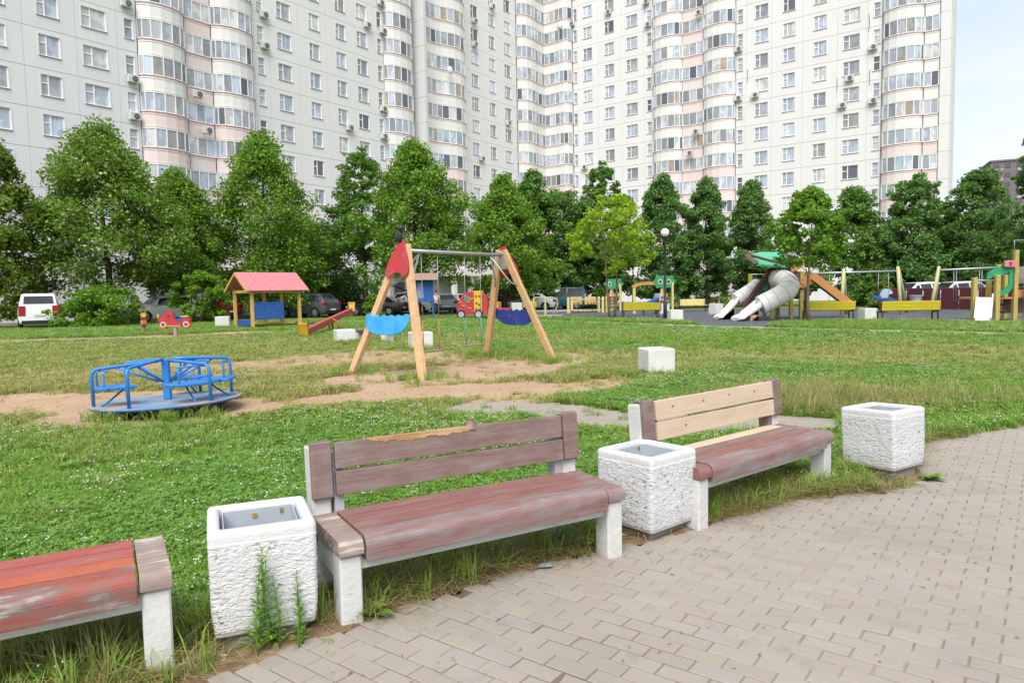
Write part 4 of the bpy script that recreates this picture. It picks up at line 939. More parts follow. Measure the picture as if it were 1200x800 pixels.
# --- toy train
p = G(568, 373.5); tr = thing('toy_train', 'red and yellow wooden toy train with grey wheels beside the swing', 'toy train', (p.x, p.y, 0), rad(-4)); y0 = p.y
u = lambda px: (px - 568) / FPX * y0
def arcp(x0, x1, zt, n=10): return [(x1, .25), (x1, zt*.55)] + [((x0+x1)/2 + (x1-x0)/2*cos(pi*i/n*.5 + 0), zt*.55 + zt*.45*sin(pi*i/n*.5)) for i in range(1, n)] + [(x0 + (x1-x0)*.35, zt)] + [(x0, zt*.55), (x0, .25)]
front = [(u(537), .30), (u(557), .25), (u(557), 1.62), (u(549), 1.60), (u(543), 1.40), (u(539), 1.08), (u(537), .75)]
for y_ in (-.5, .45): mb = MB(); mb.prism(front, y_, y_+.05, lambda a, b, t_: (a, t_, b)); mb.build('engine_panel', M_redply, tr)
mb = MB(); mb.cbox(u(557), u(566.5), -.52, .52, .28, 1.66, .02); mb.build('yellow_panel', mat('train_yellow', (.62, .40, .02)), tr)
rear = [(u(567), .28), (u(572.5), .28), (u(573), 1.0), (u(571), 1.35), (u(567), 1.5)]
mb = MB(); mb.prism(rear, -.5, .5, lambda a, b, t_: (a, t_, b)); mb.build('rear_panel', M_redply, tr)
mb = MB(); mb.cbox(u(573), u(600), -.45, .45, .35, .62, .02); mb.build('wagon', M_redply, tr)
mb = MB(); mb.cbox(u(574), u(586), -.4, .4, .621, 1.0, .02); mb.build('wagon_box', mat('train_orange', (.55, .22, .03)), tr)
for x in (542, 562, 580):
    w = MB(); w.prism([(.27*cos(2*pi*i/16)+u(x), .27*sin(2*pi*i/16)+.29) for i in range(16)], -.58, -.50, lambda a, b, t_: (a, t_, b)); wo_ = w.build('wheel', M_iron, tr)
    w = MB(); w.prism([(.17*cos(2*pi*i/12)+u(x), .17*sin(2*pi*i/12)+.29) for i in range(12)], -.60, -.57, lambda a, b, t_: (a, t_, b)); w.build('rim', mat('grey_rim', (.35, .37, .42)) if not bpy.data.materials.get('grey_rim') else bpy.data.materials['grey_rim'], wo_)
mb = MB()
for k, (x, z) in enumerate(((541, .95), (545, .85), (550, .98), (554, 1.25), (547, 1.3), (552, .7))): mb.tube([(u(x)-.1, -.52, z), (u(x)+.02, -.52, z+.09*(-1)**k), (u(x)+.13, -.52, z-.02)], .02, 5)
stuff(mb.build('painted_trim', M_cpaint, tr)); mb = MB()
for x, z in ((559.5, 1.35), (563.5, 1.35), (560, .95), (563, .85), (559.5, .6), (564, .6)): mb.box(u(x)-.06, u(x)+.06, -.545, -.521, z-.05, z+.05)
stuff(mb.build('cutouts', M_brown, tr)); mb = MB(); mb.box(u(546), u(553), -.515, -.50, 1.1, 1.32); mb.build('window', M_green, tr)
# --- small spinning carousel
p = G(645, 371.5); t = thing('spinner', 'small spinning roundabout with yellow green handrail on grey deck', 'merry-go-round', (p.x, p.y, 0))
mb = MB(); mb.lathe([(.0, .12), (.85, .12), (.87, .08), (.80, .03)], 28, caps=False); mb.build('deck', mat('grey_deck', (.38, .38, .34)), t)
mb = MB(); mb.cbox(-.35, -.25, -.05, .05, .12, 1.18, .01); mb.build('post', M_palepost, t)
M_lime = mat('lime_rail', (.50, .55, .22), rough=.45)
for s in (-1, 1): mb = MB(); mb.tube([(-.3, 0, 1.18), (-.9 if s < 0 else .1, s*.2, 1.2), (-1.0 if s < 0 else .42, s*.3, 1.12), (-1.05 if s < 0 else .5, s*.3, .8), (-.8 if s < 0 else .2, s*.2, .15)], .035, 7); mb.build('handrail', M_lime, t)
# --- climbing bars, seats
p = G(689, 366.5); t = thing('climbing_bars', 'low cream yellow bars and posts with hanging bridge left of the young tree', 'climbing frame', (p.x, p.y, 0)); y0 = p.y; u = lambda px: (px - 689) / FPX * y0
for px, yy in ((666, 0), (671.5, 1.0), (706.5, 0), (712.5, .6), (705, 1.6)): mb = MB(); mb.cbox(u(px)-.085, u(px)+.085, yy-.085, yy+.085, -.05, 1.12, .015); mb.build('post', M_cpaint, t)
for z, yy in ((.94, 0), (.94, 1.2)): mb = MB(); mb.tube([(u(666), yy, z), (u(712), yy, z)], .04, 6); mb.build('rail', M_steel, t)
for k in range(9): mb = MB(); mb.cbox(u(671)+k*.235, u(671)+k*.235+.2, .1, 1.1, .17 - .04*sin(pi*k/8), .22 - .04*sin(pi*k/8), .01); mb.build('bridge_slat', M_cpaint, t)
for px in (679, 696): mb = MB(); mb.cbox(u(px)-.42, u(px)+.42, 2.2, 2.3, .55, 1.12, .02); o = mb.build('back_panel', M_ywood, t)
mb = MB()
for px in (676, 682, 693, 700): mb.tube([(u(px)-.1, 2.1, 0), (u(px), 2.1, .75), (u(px)+.25, 2.1, .7), (u(px)+.3, 2.1, 0)], .03, 5)
stuff(mb.build('iron_frames', M_iron, t))
# --- ladder seats
p = G(717.5, 364); t = thing('tree_tower', 'small play tower with green tree shaped top behind the young maple trunk', 'play tower', (p.x, p.y, 0), 0, 'play towers with green tree tops'); y0 = p.y
def crownboard(c, r, lob, z): return [(c + r*(1+.13*cos(lob*2*pi*i/40))*cos(2*pi*i/40), z + r*.98*(1+.13*cos(lob*2*pi*i/40))*sin(2*pi*i/40)) for i in range(40)]
def tree_tower(t, s, flip):
    for x, yy in ((-.1, 0), (.62, 0), (.2, 1.2), (.85, 1.2)): mb = MB(); mb.cbox(x*s-.06, x*s+.06, yy-.06, yy+.06, -.05, 2.0, .01); mb.build('post', M_cpaint, t)
    for c, yy in ((-.35*flip, -.1), (.35*flip, .6)):
        mb = MB(); mb.prism(crownboard(c*s+.15*s, .42*s, 6, 2.05), yy-.03, yy+.03, lambda a, b, t_: (a, t_, b)); mb.build('tree_board', M_green, t)
        mb = MB(); mb.prism([(c*s+.15*s+.15*cos(2*pi*i/16), 2.05+.17*sin(2*pi*i/16)) for i in range(16)], yy-.045, yy-.032, lambda a, b, t_: (a, t_, b)); eo = mb.build('porthole', M_cpaint, t)
        mb = MB(); mb.prism([(c*s+.15*s+.085*cos(2*pi*i/12), 2.05+.10*sin(2*pi*i/12)) for i in range(12)], yy-.052, yy-.046, lambda a, b, t_: (a, t_, b)); mb.build('porthole_centre', M_iron, eo)
    for z in (.25, .5, .75, 1.0): mb = MB(); mb.cbox(-.45*s, .2*s, -.16, -.1, z, z+.09, .008); mb.build('rung', M_brown, t)
    mb = MB(); mb.cbox(-.5*s, .3*s, -.05, .02, 1.05, 1.3, .01); mb.build('panel', M_orangewood, t)
tree_tower(t, 1.0, 1)
p = Vector((*xat(777, 360, 46)[:2], 0)); t = thing('tree_tower', 'small play tower with green tree shaped top behind the black lamp post', 'play tower', p, 0, 'play towers with green tree tops'); tree_tower(t, 1.0, 1)
p = Vector((*xat(760, 360, 47)[:2], 0)); t = thing('wooden_arch', 'tan wooden arch gateway behind the nearest yellow bench', 'arch', p)
for x in (-.95, .95): mb = MB(); mb.cbox(x-.085, x+.085, -.085, .085, -.05, 1.75, .012); mb.build('post', M_cpaint, t)
mb = MB(); mb.prism([(1.12*cos(pi*i/14), 1.72 + .36*sin(pi*i/14)) for i in range(15)] + [(.86*cos(pi*i/14), 1.66 + .22*sin(pi*i/14)) for i in range(14, -1, -1)], -.1, .1, lambda a, b, t_: (a, t_, b)); mb.build('arch_board', M_orangewood, t)
# --- blue chute next to the arch
p = Vector((*xat(770, 362, 44)[:2], 0)); t = thing('toddler_slide', 'short blue slide between the arch and the lamp post', 'slide', p, rad(200))
mb = MB(); mb.loft([[(0, -.25, .9), (0, .25, .9), (0, .28, 1.05), (0, -.28, 1.05)], [(1.1, -.25, .45), (1.1, .25, .45), (1.1, .28, .6), (1.1, -.28, .6)]], True); mb.build('chute', M_bluetin, t)
mb = MB(); mb.cbox(-.1, 0, -.3, .3, -.03, 1.3, .01); mb.build('end_panel', mat('pale_panel', (.45, .5, .6)), t)
for x in (.1, .95): mb = MB(); mb.bar((x, 0, -.03), (x, 0, .9-.4*x), .06, .06); mb.build('leg', M_iron, t)
# --- play castle with tube slides
CY = 34.6; X = lambda px, y=CY: xat(px, 360, y).x; Zc = lambda px, py, y=CY: xat(px, py, y).z
pc = Vector((X(905), CY, 0)); cs = thing('slide_tower', 'brown play tower with green wing roof, white tube slide and orange ramp', 'slide tower', pc)
W = lambda px, py, dy=0.0: xat(px, py, CY + dy) - pc
def tubeslide(name, pts, r, par):
    P = [W(*p) for p in pts]; fine = []
    for i in range(len(P)-1):
        p0, p1, p2, p3 = P[max(i-1, 0)], P[i], P[i+1], P[min(i+2, len(P)-1)]
        for k in range(6):
            q = k/6; fine.append(.5*((2*p1) + (p2-p0)*q + (2*p0-5*p1+4*p2-p3)*q*q + (3*p1-p0-3*p2+p3)*q**3))
    fine.append(P[-1]); rr = []; n = len(fine); 
    for i in range(n): rr.append(r)
    mb = MB(); mb.tube(fine, rr, 16); o = mb.build(name, M_whiteplas, par)
    mb = MB()
    for i in range(4, n-1, 5):
        d = (fine[i+1]-fine[i-1]).normalized(); mb.tube([fine[i]-d*.02, fine[i]+d*.02], r+.012, 16)
    mb.build('joint_ring', mat('ring_white', (.66, .64, .61)), o); return fine
tubeslide('tube_slide', [(891, 358, -1.3), (902, 352.5, -1.3), (914, 346, -1.3), (923, 339.5, -1.15), (924.5, 332.5, -.8), (918, 327.5, -.45), (911, 327, .3)], .46, cs)
tubeslide('tube_slide', [(862, 351.5, .9), (872, 345.5, 1.0), (882, 339, 1.2), (888, 334, 1.4)], .36, cs)
def trough(par, a, b, w, dy, lip):
    A, B = W(*a, dy), W(*b, dy); d = (B - A); n = 12; L1 = []; R1 = []; floor_ = []
    mb = MB(); rows = []
    for i in range(n+1):
        q = i/n; c = A.lerp(B, q); zz = A.z + (.16 - A.z)*min(1, (q/.75))**.8 + (.05 if q < .75 else -.02*(q-.75)*4); hgt = lip*(.75-q*.62)*(.75 + .25*min(1, q*5)); ww = w*(.82 + .35*q)
        rows.append([Vector((c.x - .05, c.y - ww - .06, zz-.06)), Vector((c.x, c.y - ww, zz + hgt)), Vector((c.x, c.y - ww + .08, zz + hgt)), Vector((c.x, c.y - ww*.6, zz+.04)), Vector((c.x, c.y, zz)), Vector((c.x, c.y + ww*.6, zz+.04)), Vector((c.x, c.y + ww - .08, zz + hgt*1.1)), Vector((c.x, c.y + ww, zz + hgt*1.1)), Vector((c.x - .05, c.y + ww + .06, zz-.06)), Vector((c.x, c.y, zz-.14))])
    mb.loft(rows, True, None, True); o = mb.build('slide_mouth', M_whiteplas, par)
    mb = MB(); k = [Vector((*(A.lerp(B, q))[:2], 0)) for q in (.25, .55, .8)]
    mb.loft([[p + Vector((0, -w*.95, 0)) for p in k] , [p + Vector((0, -w*.95, h)) for p, h in zip(k, (.55, .3, .12))], [p + Vector((0, w*.9, h)) for p, h in zip(k, (.5, .28, .12))], [p + Vector((0, w*.9, 0)) for p in k]], True); mb.build('slide_foot', M_tan, par)
trough(cs, (893, 357), (862, 373), .46, -1.2, .5); trough(cs, (864, 353), (840, 370), .36, .8, .42)
# tower posts, walls, roof, ramp
for px, dy in ((905, .2), (939, .2), (911, 1.8), (940, 1.8), (945.5, 1.0), (927, .2)): mb = MB(); q = W(px, 360, dy); mb.cbox(q.x-.09, q.x+.09, q.y-.09, q.y+.09, -.05, 2.3, .015); mb.build('post', M_post, cs)
def plate(name, pts, dy, th, m, par=None):
    P = [W(px, py, dy) for px, py in pts]; mb = MB(); mb.prism([(p.x, p.z) for p in P], P[0].y - th/2, P[0].y + th/2, lambda a, b, t_: (a, t_, b)); return mb.build(name, m, par or cs)
plate('rear_wall', [(899, 314), (926, 313), (945, 323), (940, 338), (912, 340), (897, 330)], 1.3, .06, M_brown)
plate('front_wall', [(907, 316), (927, 315), (941, 323), (934, 334), (905, 336)], .15, .06, M_brown)
plate('climbing_ramp', [(869, 359), (899, 320), (905, 322), (905, 334), (893, 352), (873, 361)], .55, .5, mat('ramp_brown', (.10, .075, .06), (.08, .07, .06), 3))
plate('ramp_edge', [(869, 359), (899, 318), (902, 320), (872, 361)], .27, .08, M_brown)
plate('leaf_hold', [(894, 339), (896, 335.5), (900, 335), (899, 340), (896, 341)], .29, .03, M_green)
plate('orange_arch', [(934, 334), (940, 326), (946, 322), (954, 321), (958, 326), (958, 331), (949, 333), (941, 337), (935, 337)], .05, .08, M_orangewood)
plate('neck_board', [(926, 312), (940, 305), (948, 303), (947, 308), (936, 316), (927, 319)], .05, .08, M_orangewood)
# roof wing: sloping sheet with brown stripes
rf = [(874.5, 298.5), (892, 295.5), (912, 296), (930, 306), (934, 312), (915, 312.5), (888, 308.5), (884, 310)]
A_ = [W(874.5, 299, -.6), W(892, 295.5, 1.6), W(913, 296, 2.0), W(931, 309, 1.6), W(922, 313, -.5), (W(888, 309.5, -1.0))]
mb = MB(); mb.loft([[p + Vector((0, 0, -.05)) for p in A_], [p + Vector((0, 0, .02)) for p in A_]], True); mb.build('roof', mat('mint_roof', (.07, .38, .21), (.09, .42, .25), 3, .5, .4), cs)
for k0, k1 in (((878, 298.7, -.3), (925, 312.2, .1)), ((874.5, 299.2, -.65), (886.5, 310, -1.05))): mb = MB(); mb.bar(W(*k0)+Vector((0, 0, .03)), W(*k1)+Vector((0, 0, .03)), .34, .06, (0, -.3, 1)); mb.build('roof_stripe', M_brown, cs)
plate('roof_edge', [(875, 299), (889, 306), (886, 311), (884, 309)], -.7, .06, M_brown)
mb = MB(); mb.bar(W(953, 323.5, -.05), W(996, 356, -.05), .12, .36); mb.build('ramp_rail', M_orangewood, cs)
mb = MB(); mb.bar(W(953, 323.5, 1.2), W(996, 356, 1.2), .12, .36); mb.build('ramp_rail', M_orangewood, cs)
mb = MB(); a0, a1 = W(953, 327, .55), W(994, 358, .55); mb.bar(a0, a1, 1.0, .05); mb.build('stair_ramp', M_brown, cs)
mb = MB(); q = W(925, 338, .9); mb.cbox(q.x-1.0, q.x+.9, q.y-.8, q.y+.8, q.z-.08, q.z, .01); mb.build('deck', M_brown, cs)
for px in (879, 896): q = W(px, 360, 2.6); mb = MB(); mb.cbox(q.x-.09, q.x+.09, q.y-.09, q.y+.09, -.05, Zc(px, 319.5), .015); mb.build('post', M_post, cs)
mb = MB(); a0, a1 = W(879, 327.5, 2.6), W(896, 327.5, 2.6); mb.box(a0.x, a1.x, a0.y-.05, a0.y+.05, a0.z-.55, a0.z); mb.build('side_panel', M_brown, cs); mb = MB(); mb.tube([W(879, 321.5, 2.6), W(896, 321.5, 2.6)], .04, 6); mb.build('rail', M_steel, cs)
# --- long swing frame at the back
SY = 37.2; s0 = Vector((xat(1000, 360, SY).x, SY, 0)); lw_ = thing('long_swing', 'long swing frame with leaning pale yellow posts and grey top bar', 'swing', s0)
V = lambda px, py, dy=0.0: xat(px, py, SY + dy) - s0
for a, b_, dy in (((986, 370), (988.5, 316), 0), ((992, 366), (988.7, 316), 2.4), ((1056, 370), (1052, 312), 0), ((1063, 366), (1052.5, 313), 2.4), ((1089.5, 370), (1100.5, 312), 0), ((1094, 366), (1100, 313), 2.4), ((1168, 366), (1168.5, 310), 0)):
    A, B = V(*a, dy), V(*b_, 0 if dy == 0 else .6); A.z = -.05; mb = MB(); mb.tube([A, B], [.095, .075], 9); mb.build('post', M_palepost, lw_)
for px in (1052.5, 1100): q = V(px, 312); mb = MB(); mb.tube([q, q + Vector((0, 0, .25))], .035, 6); mb.build('cap', M_green, lw_)
for a, b_ in (((952, 320.5), (1052, 317.5)), ((1102, 316.5), (1190, 312.5))): mb = MB(); mb.tube([V(*a, .3), V(*b_, .3)], .055, 8); mb.build('top_bar', M_steel, lw_)
for pxs, zz, m in (((972, 978), 0.55, M_iron), ((1029.5, 1041.5), .55, M_iron), ((1118, 1121), .7, M_iron), ((1148, 1151), .7, M_iron)):
    o = link('swing_seat', None, lw_)
    for px in pxs:
        top = V(px, 318 if px < 1060 else 315, .3); mb = MB(); mb.tube([top, Vector((top.x, top.y, zz))], .014, 4); mb.build('chain', M_steel, o)
    xa, xb = V(pxs[0], 350, .3).x, V(pxs[1], 350, .3).x; xm = (xa+xb)/2; mb = MB(); mb.cbox(xm-.26, xm+.26, V(1000, 350, .3).y-.1, V(1000, 350, .3).y+.1, zz-.03, zz+.02, .008); mb.build('seat_board', m, o)
# --- blue spring rocker shaped like a dog
p = Vector((*xat(1037, 360, 40)[:2], 0)); t = thing('spring_rocker', 'blue rocking toy with pale dog head behind the right yellow bench', 'ride-on toy', p)
mb = MB(); mb.bar((-.75, 0, .95), (.85, 0, .62), .22, .16); mb.build('beam', M_bluetin, t)
prof = [(-.28, .85), (-.22, 1.12), (-.06, 1.34), (.14, 1.36), (.34, 1.22), (.36, 1.08), (.16, 1.04), (.14, .86)]
for y in (-.1, .1): mb = MB(); mb.prism(prof, y-.02, y+.02, lambda a, b, t_: (a, t_, b)); mb.build('head_board', mat('pale_blue_board', (.38, .48, .62)), t)
mb = MB(); mb.tube([(.12*cos(k*.9), .12*sin(k*.9), k*.014) for k in range(52)], .02, 5); mb.build('spring', M_iron, t)
p = Vector((*xat(1073, 360, 41)[:2], 0)); t = thing('litter_urn', 'pale grey urn behind the right yellow bench', 'urn', p); mb = MB(); mb.lathe([(.2, -.02), (.24, .5), (.34, .92), (.38, .95), (.33, .95), (.25, .6)], 14); mb.build('bowl', mat('urn_grey', (.52, .53, .56)), t); mb = MB(); mb.lathe([(.25, .6), (.001, .6)], 14, caps=False); mb.build('fill', M_iron, t)
# --- right hand play unit
RY = 28.8; r0 = Vector((xat(1160, 360, RY).x, RY, 0)); ru = thing('climbing_unit', 'play unit with white slide, green tunnel and tall yellow posts at the right edge', 'climbing unit', r0)
U = lambda px, py, dy=0.0: xat(px, py, RY + dy) - r0
for px, pt, dy in ((1141, 325, 0), (1167.5, 322, 0), (1188.5, 293, .2), (1168.5, 310, 2.2), (1157.5, 328, 2.0), (1202, 300, 2.2), (1177, 322, 2.4), (1204, 318, 0)):
    q = U(px, 370, dy); mb = MB(); mb.cbox(q.x-.085, q.x+.085, q.y-.085, q.y+.085, -.05, U(px, pt, dy).z, .015); mb.build('post', M_post, ru)
mb = MB(); A1, A2, B1, B2 = U(1145, 348.5, .1), U(1163.5, 348.5, .1), U(1142, 376.5, -.9), U(1161, 376.5, -.9)
mb.loft([[A1, A2, A2+Vector((0, .05, -.05)), A1+Vector((0, .05, -.05))], [B1, B2, B2+Vector((0, .05, -.05)), B1+Vector((0, .05, -.05))]], True); mb.build('slide_bed', mat('white_slide', (.80, .80, .82), rough=.35), ru)
for a, b_ in ((A1, B1), (A2, B2)): mb = MB(); mb.bar(a+Vector((0, 0, .08)), b_+Vector((0, 0, .06)), .05, .2); mb.build('slide_side', M_white, ru)
mb = MB(); mb.tube([U(1141, 328.5), U(1167, 328.5)], .03, 6); mb.build('rail', M_steel, ru)
mb = MB(); q = U(1155, 347.5, 1.2); mb.cbox(q.x-.5, q.x+.5, .2, 2.2, q.z-.1, q.z-.02, .01); mb.build('deck', M_orangewood, ru)
def greenside(dy):
    out = [(1156, 327), (1157, 321), (1163, 317), (1174, 313), (1185, 311.5), (1187, 316), (1186.5, 336), (1182, 343), (1174, 346.5), (1170, 347)]; inn = [(1170, 341), (1176, 339.5), (1182, 333), (1182.5, 318), (1172, 323), (1166, 322.5), (1160, 327)]
    P = [U(px, py, dy) for px, py in out + inn]; mb = MB(); mb.prism([(p.x, p.z) for p in P], P[0].y-.03, P[0].y+.03, lambda a, b, t_: (a, t_, b)); mb.build('tunnel_side', M_green, ru)
greenside(.1); greenside(1.4)
mb = MB(); rows = [[U(px, py, d) for d in (.1, 1.4)] for px, py in ((1157, 321), (1163, 317), (1174, 313), (1185, 311.5))]
for a, b_ in zip(rows[:-1], rows[1:]): mb.loft([[a[0], a[1], b_[1], b_[0]], [p + Vector((0, 0, .05)) for p in (a[0], a[1], b_[1], b_[0])]], True)
mb.build('tunnel_roof', M_green, ru)
mb = MB(); rows = [[U(px, py, d) for d in (.1, 1.4)] for px, py in ((1170, 343), (1178, 341), (1186, 335))]
for a, b_ in zip(rows[:-1], rows[1:]): mb.loft([[a[0], a[1], b_[1], b_[0]], [p + Vector((0, 0, .05)) for p in (a[0], a[1], b_[1], b_[0])]], True)
mb.build('tunnel_floor', M_green, ru)
P = [U(px, py, -.05) for px, py in ((1176, 306.5), (1180, 305), (1192, 305), (1193, 312.5), (1178, 312.5), (1176.5, 311), (1178, 309))]; mb = MB(); mb.prism([(p.x, p.z) for p in P], P[0].y-.025, P[0].y+.025, lambda a, b, t_: (a, t_, b)); fp = mb.build('fish_board', mat('pink_board', (.60, .20, .24)), ru)
q = U(1184.5, 308.8, -.085); mb = MB(); mb.prism([(q.x+.07*cos(2*pi*i/12), q.z+.085*sin(2*pi*i/12)) for i in range(12)], q.y-.004, q.y+.004, lambda a, b, t_: (a, t_, b)); mb.build('eye', M_redply, fp)
mb = MB(); a0 = U(1188.5, 294, .2); mb.tube([a0, a0+Vector((0, 0, .45))], .015, 5); mb.tube([a0+Vector((0, 0, .42)), a0+Vector((.6, 0, .44))], .012, 5); mb.build('flag_rod', M_steel, ru)
mb = MB(); q = U(1196, 330, .3); mb.cbox(q.x-.3, q.x+.6, q.y-.04, q.y+.04, .95, 1.25, .01); mb.build('orange_panel', M_orangewood, ru); mb = MB(); mb.cbox(q.x-.3, q.x+.6, q.y+.1, q.y+.16, 1.5, 2.2, .01); mb.build('grey_panel', mat('grey_board', (.25, .22, .2)), ru); mb = MB(); mb.cbox(q.x-.45, q.x+.6, q.y+.3, q.y+.36, .3, .9, .01); mb.build('brown_panel', M_brown, ru)
mb = MB(); q = U(1174, 360, 1.2); mb.cbox(q.x-.5, q.x+.5, q.y-.4, q.y+.4, .62, .68, .01); mb.cbox(q.x-.5, q.x+.5, q.y-.4, q.y+.4, .30, .35, .01); stuff(mb.build('step_boards', M_brown, ru))
# --- dark red fence behind the swings
F0, F1 = G(1062, 362.5), G(1215, 364.5); d = (F1 - F0); an = math.atan2(d.y, d.x); L = d.length
fn = thing('metal_fence', 'dark red corrugated metal fence behind the swings', 'fence', (F0.x, F0.y, 0), an); fh = zat(1130, 337, (F0 + d*.4))
M_maroon = mat('maroon_sheet', (.095, .025, .03), (.08, .022, .027), 1.5, .6, .3, stretch=(3, 3, 1)); k = int(L / 1.1)
mbp = MB(); wv = []
for i in range(12): wv += [(i*.0917, 0), (i*.0917+.03, 0), (i*.0917+.045, -.03), (i*.0917+.075, -.03)]
n_ = len(wv); mbp.add([(x, y, .05) for x, y in wv] + [(x, y, fh) for x, y in wv], [(i, i+1, n_+i+1, n_+i) for i in range(n_-1)]); fpm = mbp.mesh('panel', M_maroon)
for i in range(-2, k+8): link('panel', fpm, fn, (i*1.105, 0, 0))
mb = MB(); mb.box(-2.2, (k+8)*1.105, .02, .09, fh-.12, fh+.02); mb.build('rail', mat('fence_rail', (.22, .16, .16)), fn)
# ------------------------------------------------------------------ cars
M_tyre = mat('tyre', (.018, .018, .02), rough=.8); M_rim = mat('alloy_rim', (.35, .36, .38), rough=.35, metal=.7)
M_cglass = mat('car_glass', (.02, .024, .028), (.03, .035, .04), 2, .06, .7); M_tail = mat('tail_lamp', (.32, .012, .015), rough=.2, spec=.6); M_head = mat('head_lamp', (.6, .62, .64), rough=.1, spec=.7)
M_trim = mat('black_trim', (.02, .02, .022), rough=.6); M_plate = mat('number_plate', (.7, .7, .7))
def paint(name, c):
    m, t, b = new_mat(name); b.inputs['Base Color'].default_value = col(c); b.inputs['Roughness'].default_value = .3; b.inputs['Coat Weight'].default_value = .6; b.inputs['Coat Roughness'].default_value = .05; return m
KIND = {
 'suv': (4.6, 1.86, .36, [(0, .42, .58, .76, .82, .84, .7), (.03, .30, .6, .90, .95, .95, .8), (.12, .27, .6, 1.0, 1.04, .99, .84), (.27, .26, .6, 1.06, 1.12, 1, .86), (.41, .26, .6, 1.08, 1.66, 1, .74), (.58, .26, .6, 1.09, 1.75, 1, .73), (.84, .26, .6, 1.1, 1.70, 1, .72), (.955, .3, .6, 1.1, 1.30, .97, .8), (.985, .36, .6, 1.02, 1.08, .94, .84), (1, .44, .6, .9, .95, .88, .8)]),
 'van': (5.0, 1.95, .35, [(0, .40, .58, .80, .86, .84, .72), (.03, .28, .6, .95, 1.02, .95, .8), (.14, .26, .6, 1.08, 1.14, .99, .86), (.20, .26, .6, 1.1, 1.2, 1, .86), (.35, .26, .6, 1.12, 1.86, 1, .80), (.6, .26, .6, 1.12, 1.95, 1, .80), (.93, .26, .6, 1.12, 1.91, 1, .79), (.985, .3, .6, 1.12, 1.30, .98, .86), (.994, .34, .6, 1.05, 1.10, .96, .88), (1, .42, .6, .8, .84, .92, .86)]),
 'sedan': (4.4, 1.76, .32, [(0, .38, .52, .62, .66, .82, .7), (.03, .26, .5, .74, .78, .95, .8), (.14, .22, .5, .82, .87, .99, .84), (.30, .22, .5, .90, .95, 1, .86), (.45, .22, .5, .92, 1.38, 1, .70), (.58, .22, .5, .93, 1.45, 1, .69), (.73, .22, .5, .94, 1.38, 1, .69), (.87, .24, .5, .95, 1.02, .98, .82), (.975, .28, .5, .93, .98, .95, .82), (1, .36, .5, .8, .84, .88, .8)]),
 'hatch': (4.1, 1.74, .32, [(0, .38, .52, .66, .70, .82, .7), (.03, .26, .5, .80, .84, .95, .8), (.14, .22, .5, .88, .94, .99, .84), (.27, .22, .5, .95, 1.02, 1, .86), (.44, .22, .5, .97, 1.44, 1, .72), (.60, .22, .5, .98, 1.52, 1, .71), (.86, .22, .5, .99, 1.46, 1, .70), (.965, .26, .5, .99, 1.10, .97, .8), (.99, .3, .5, .9, .96, .94, .84), (1, .38, .5, .8, .84, .88, .8)])}
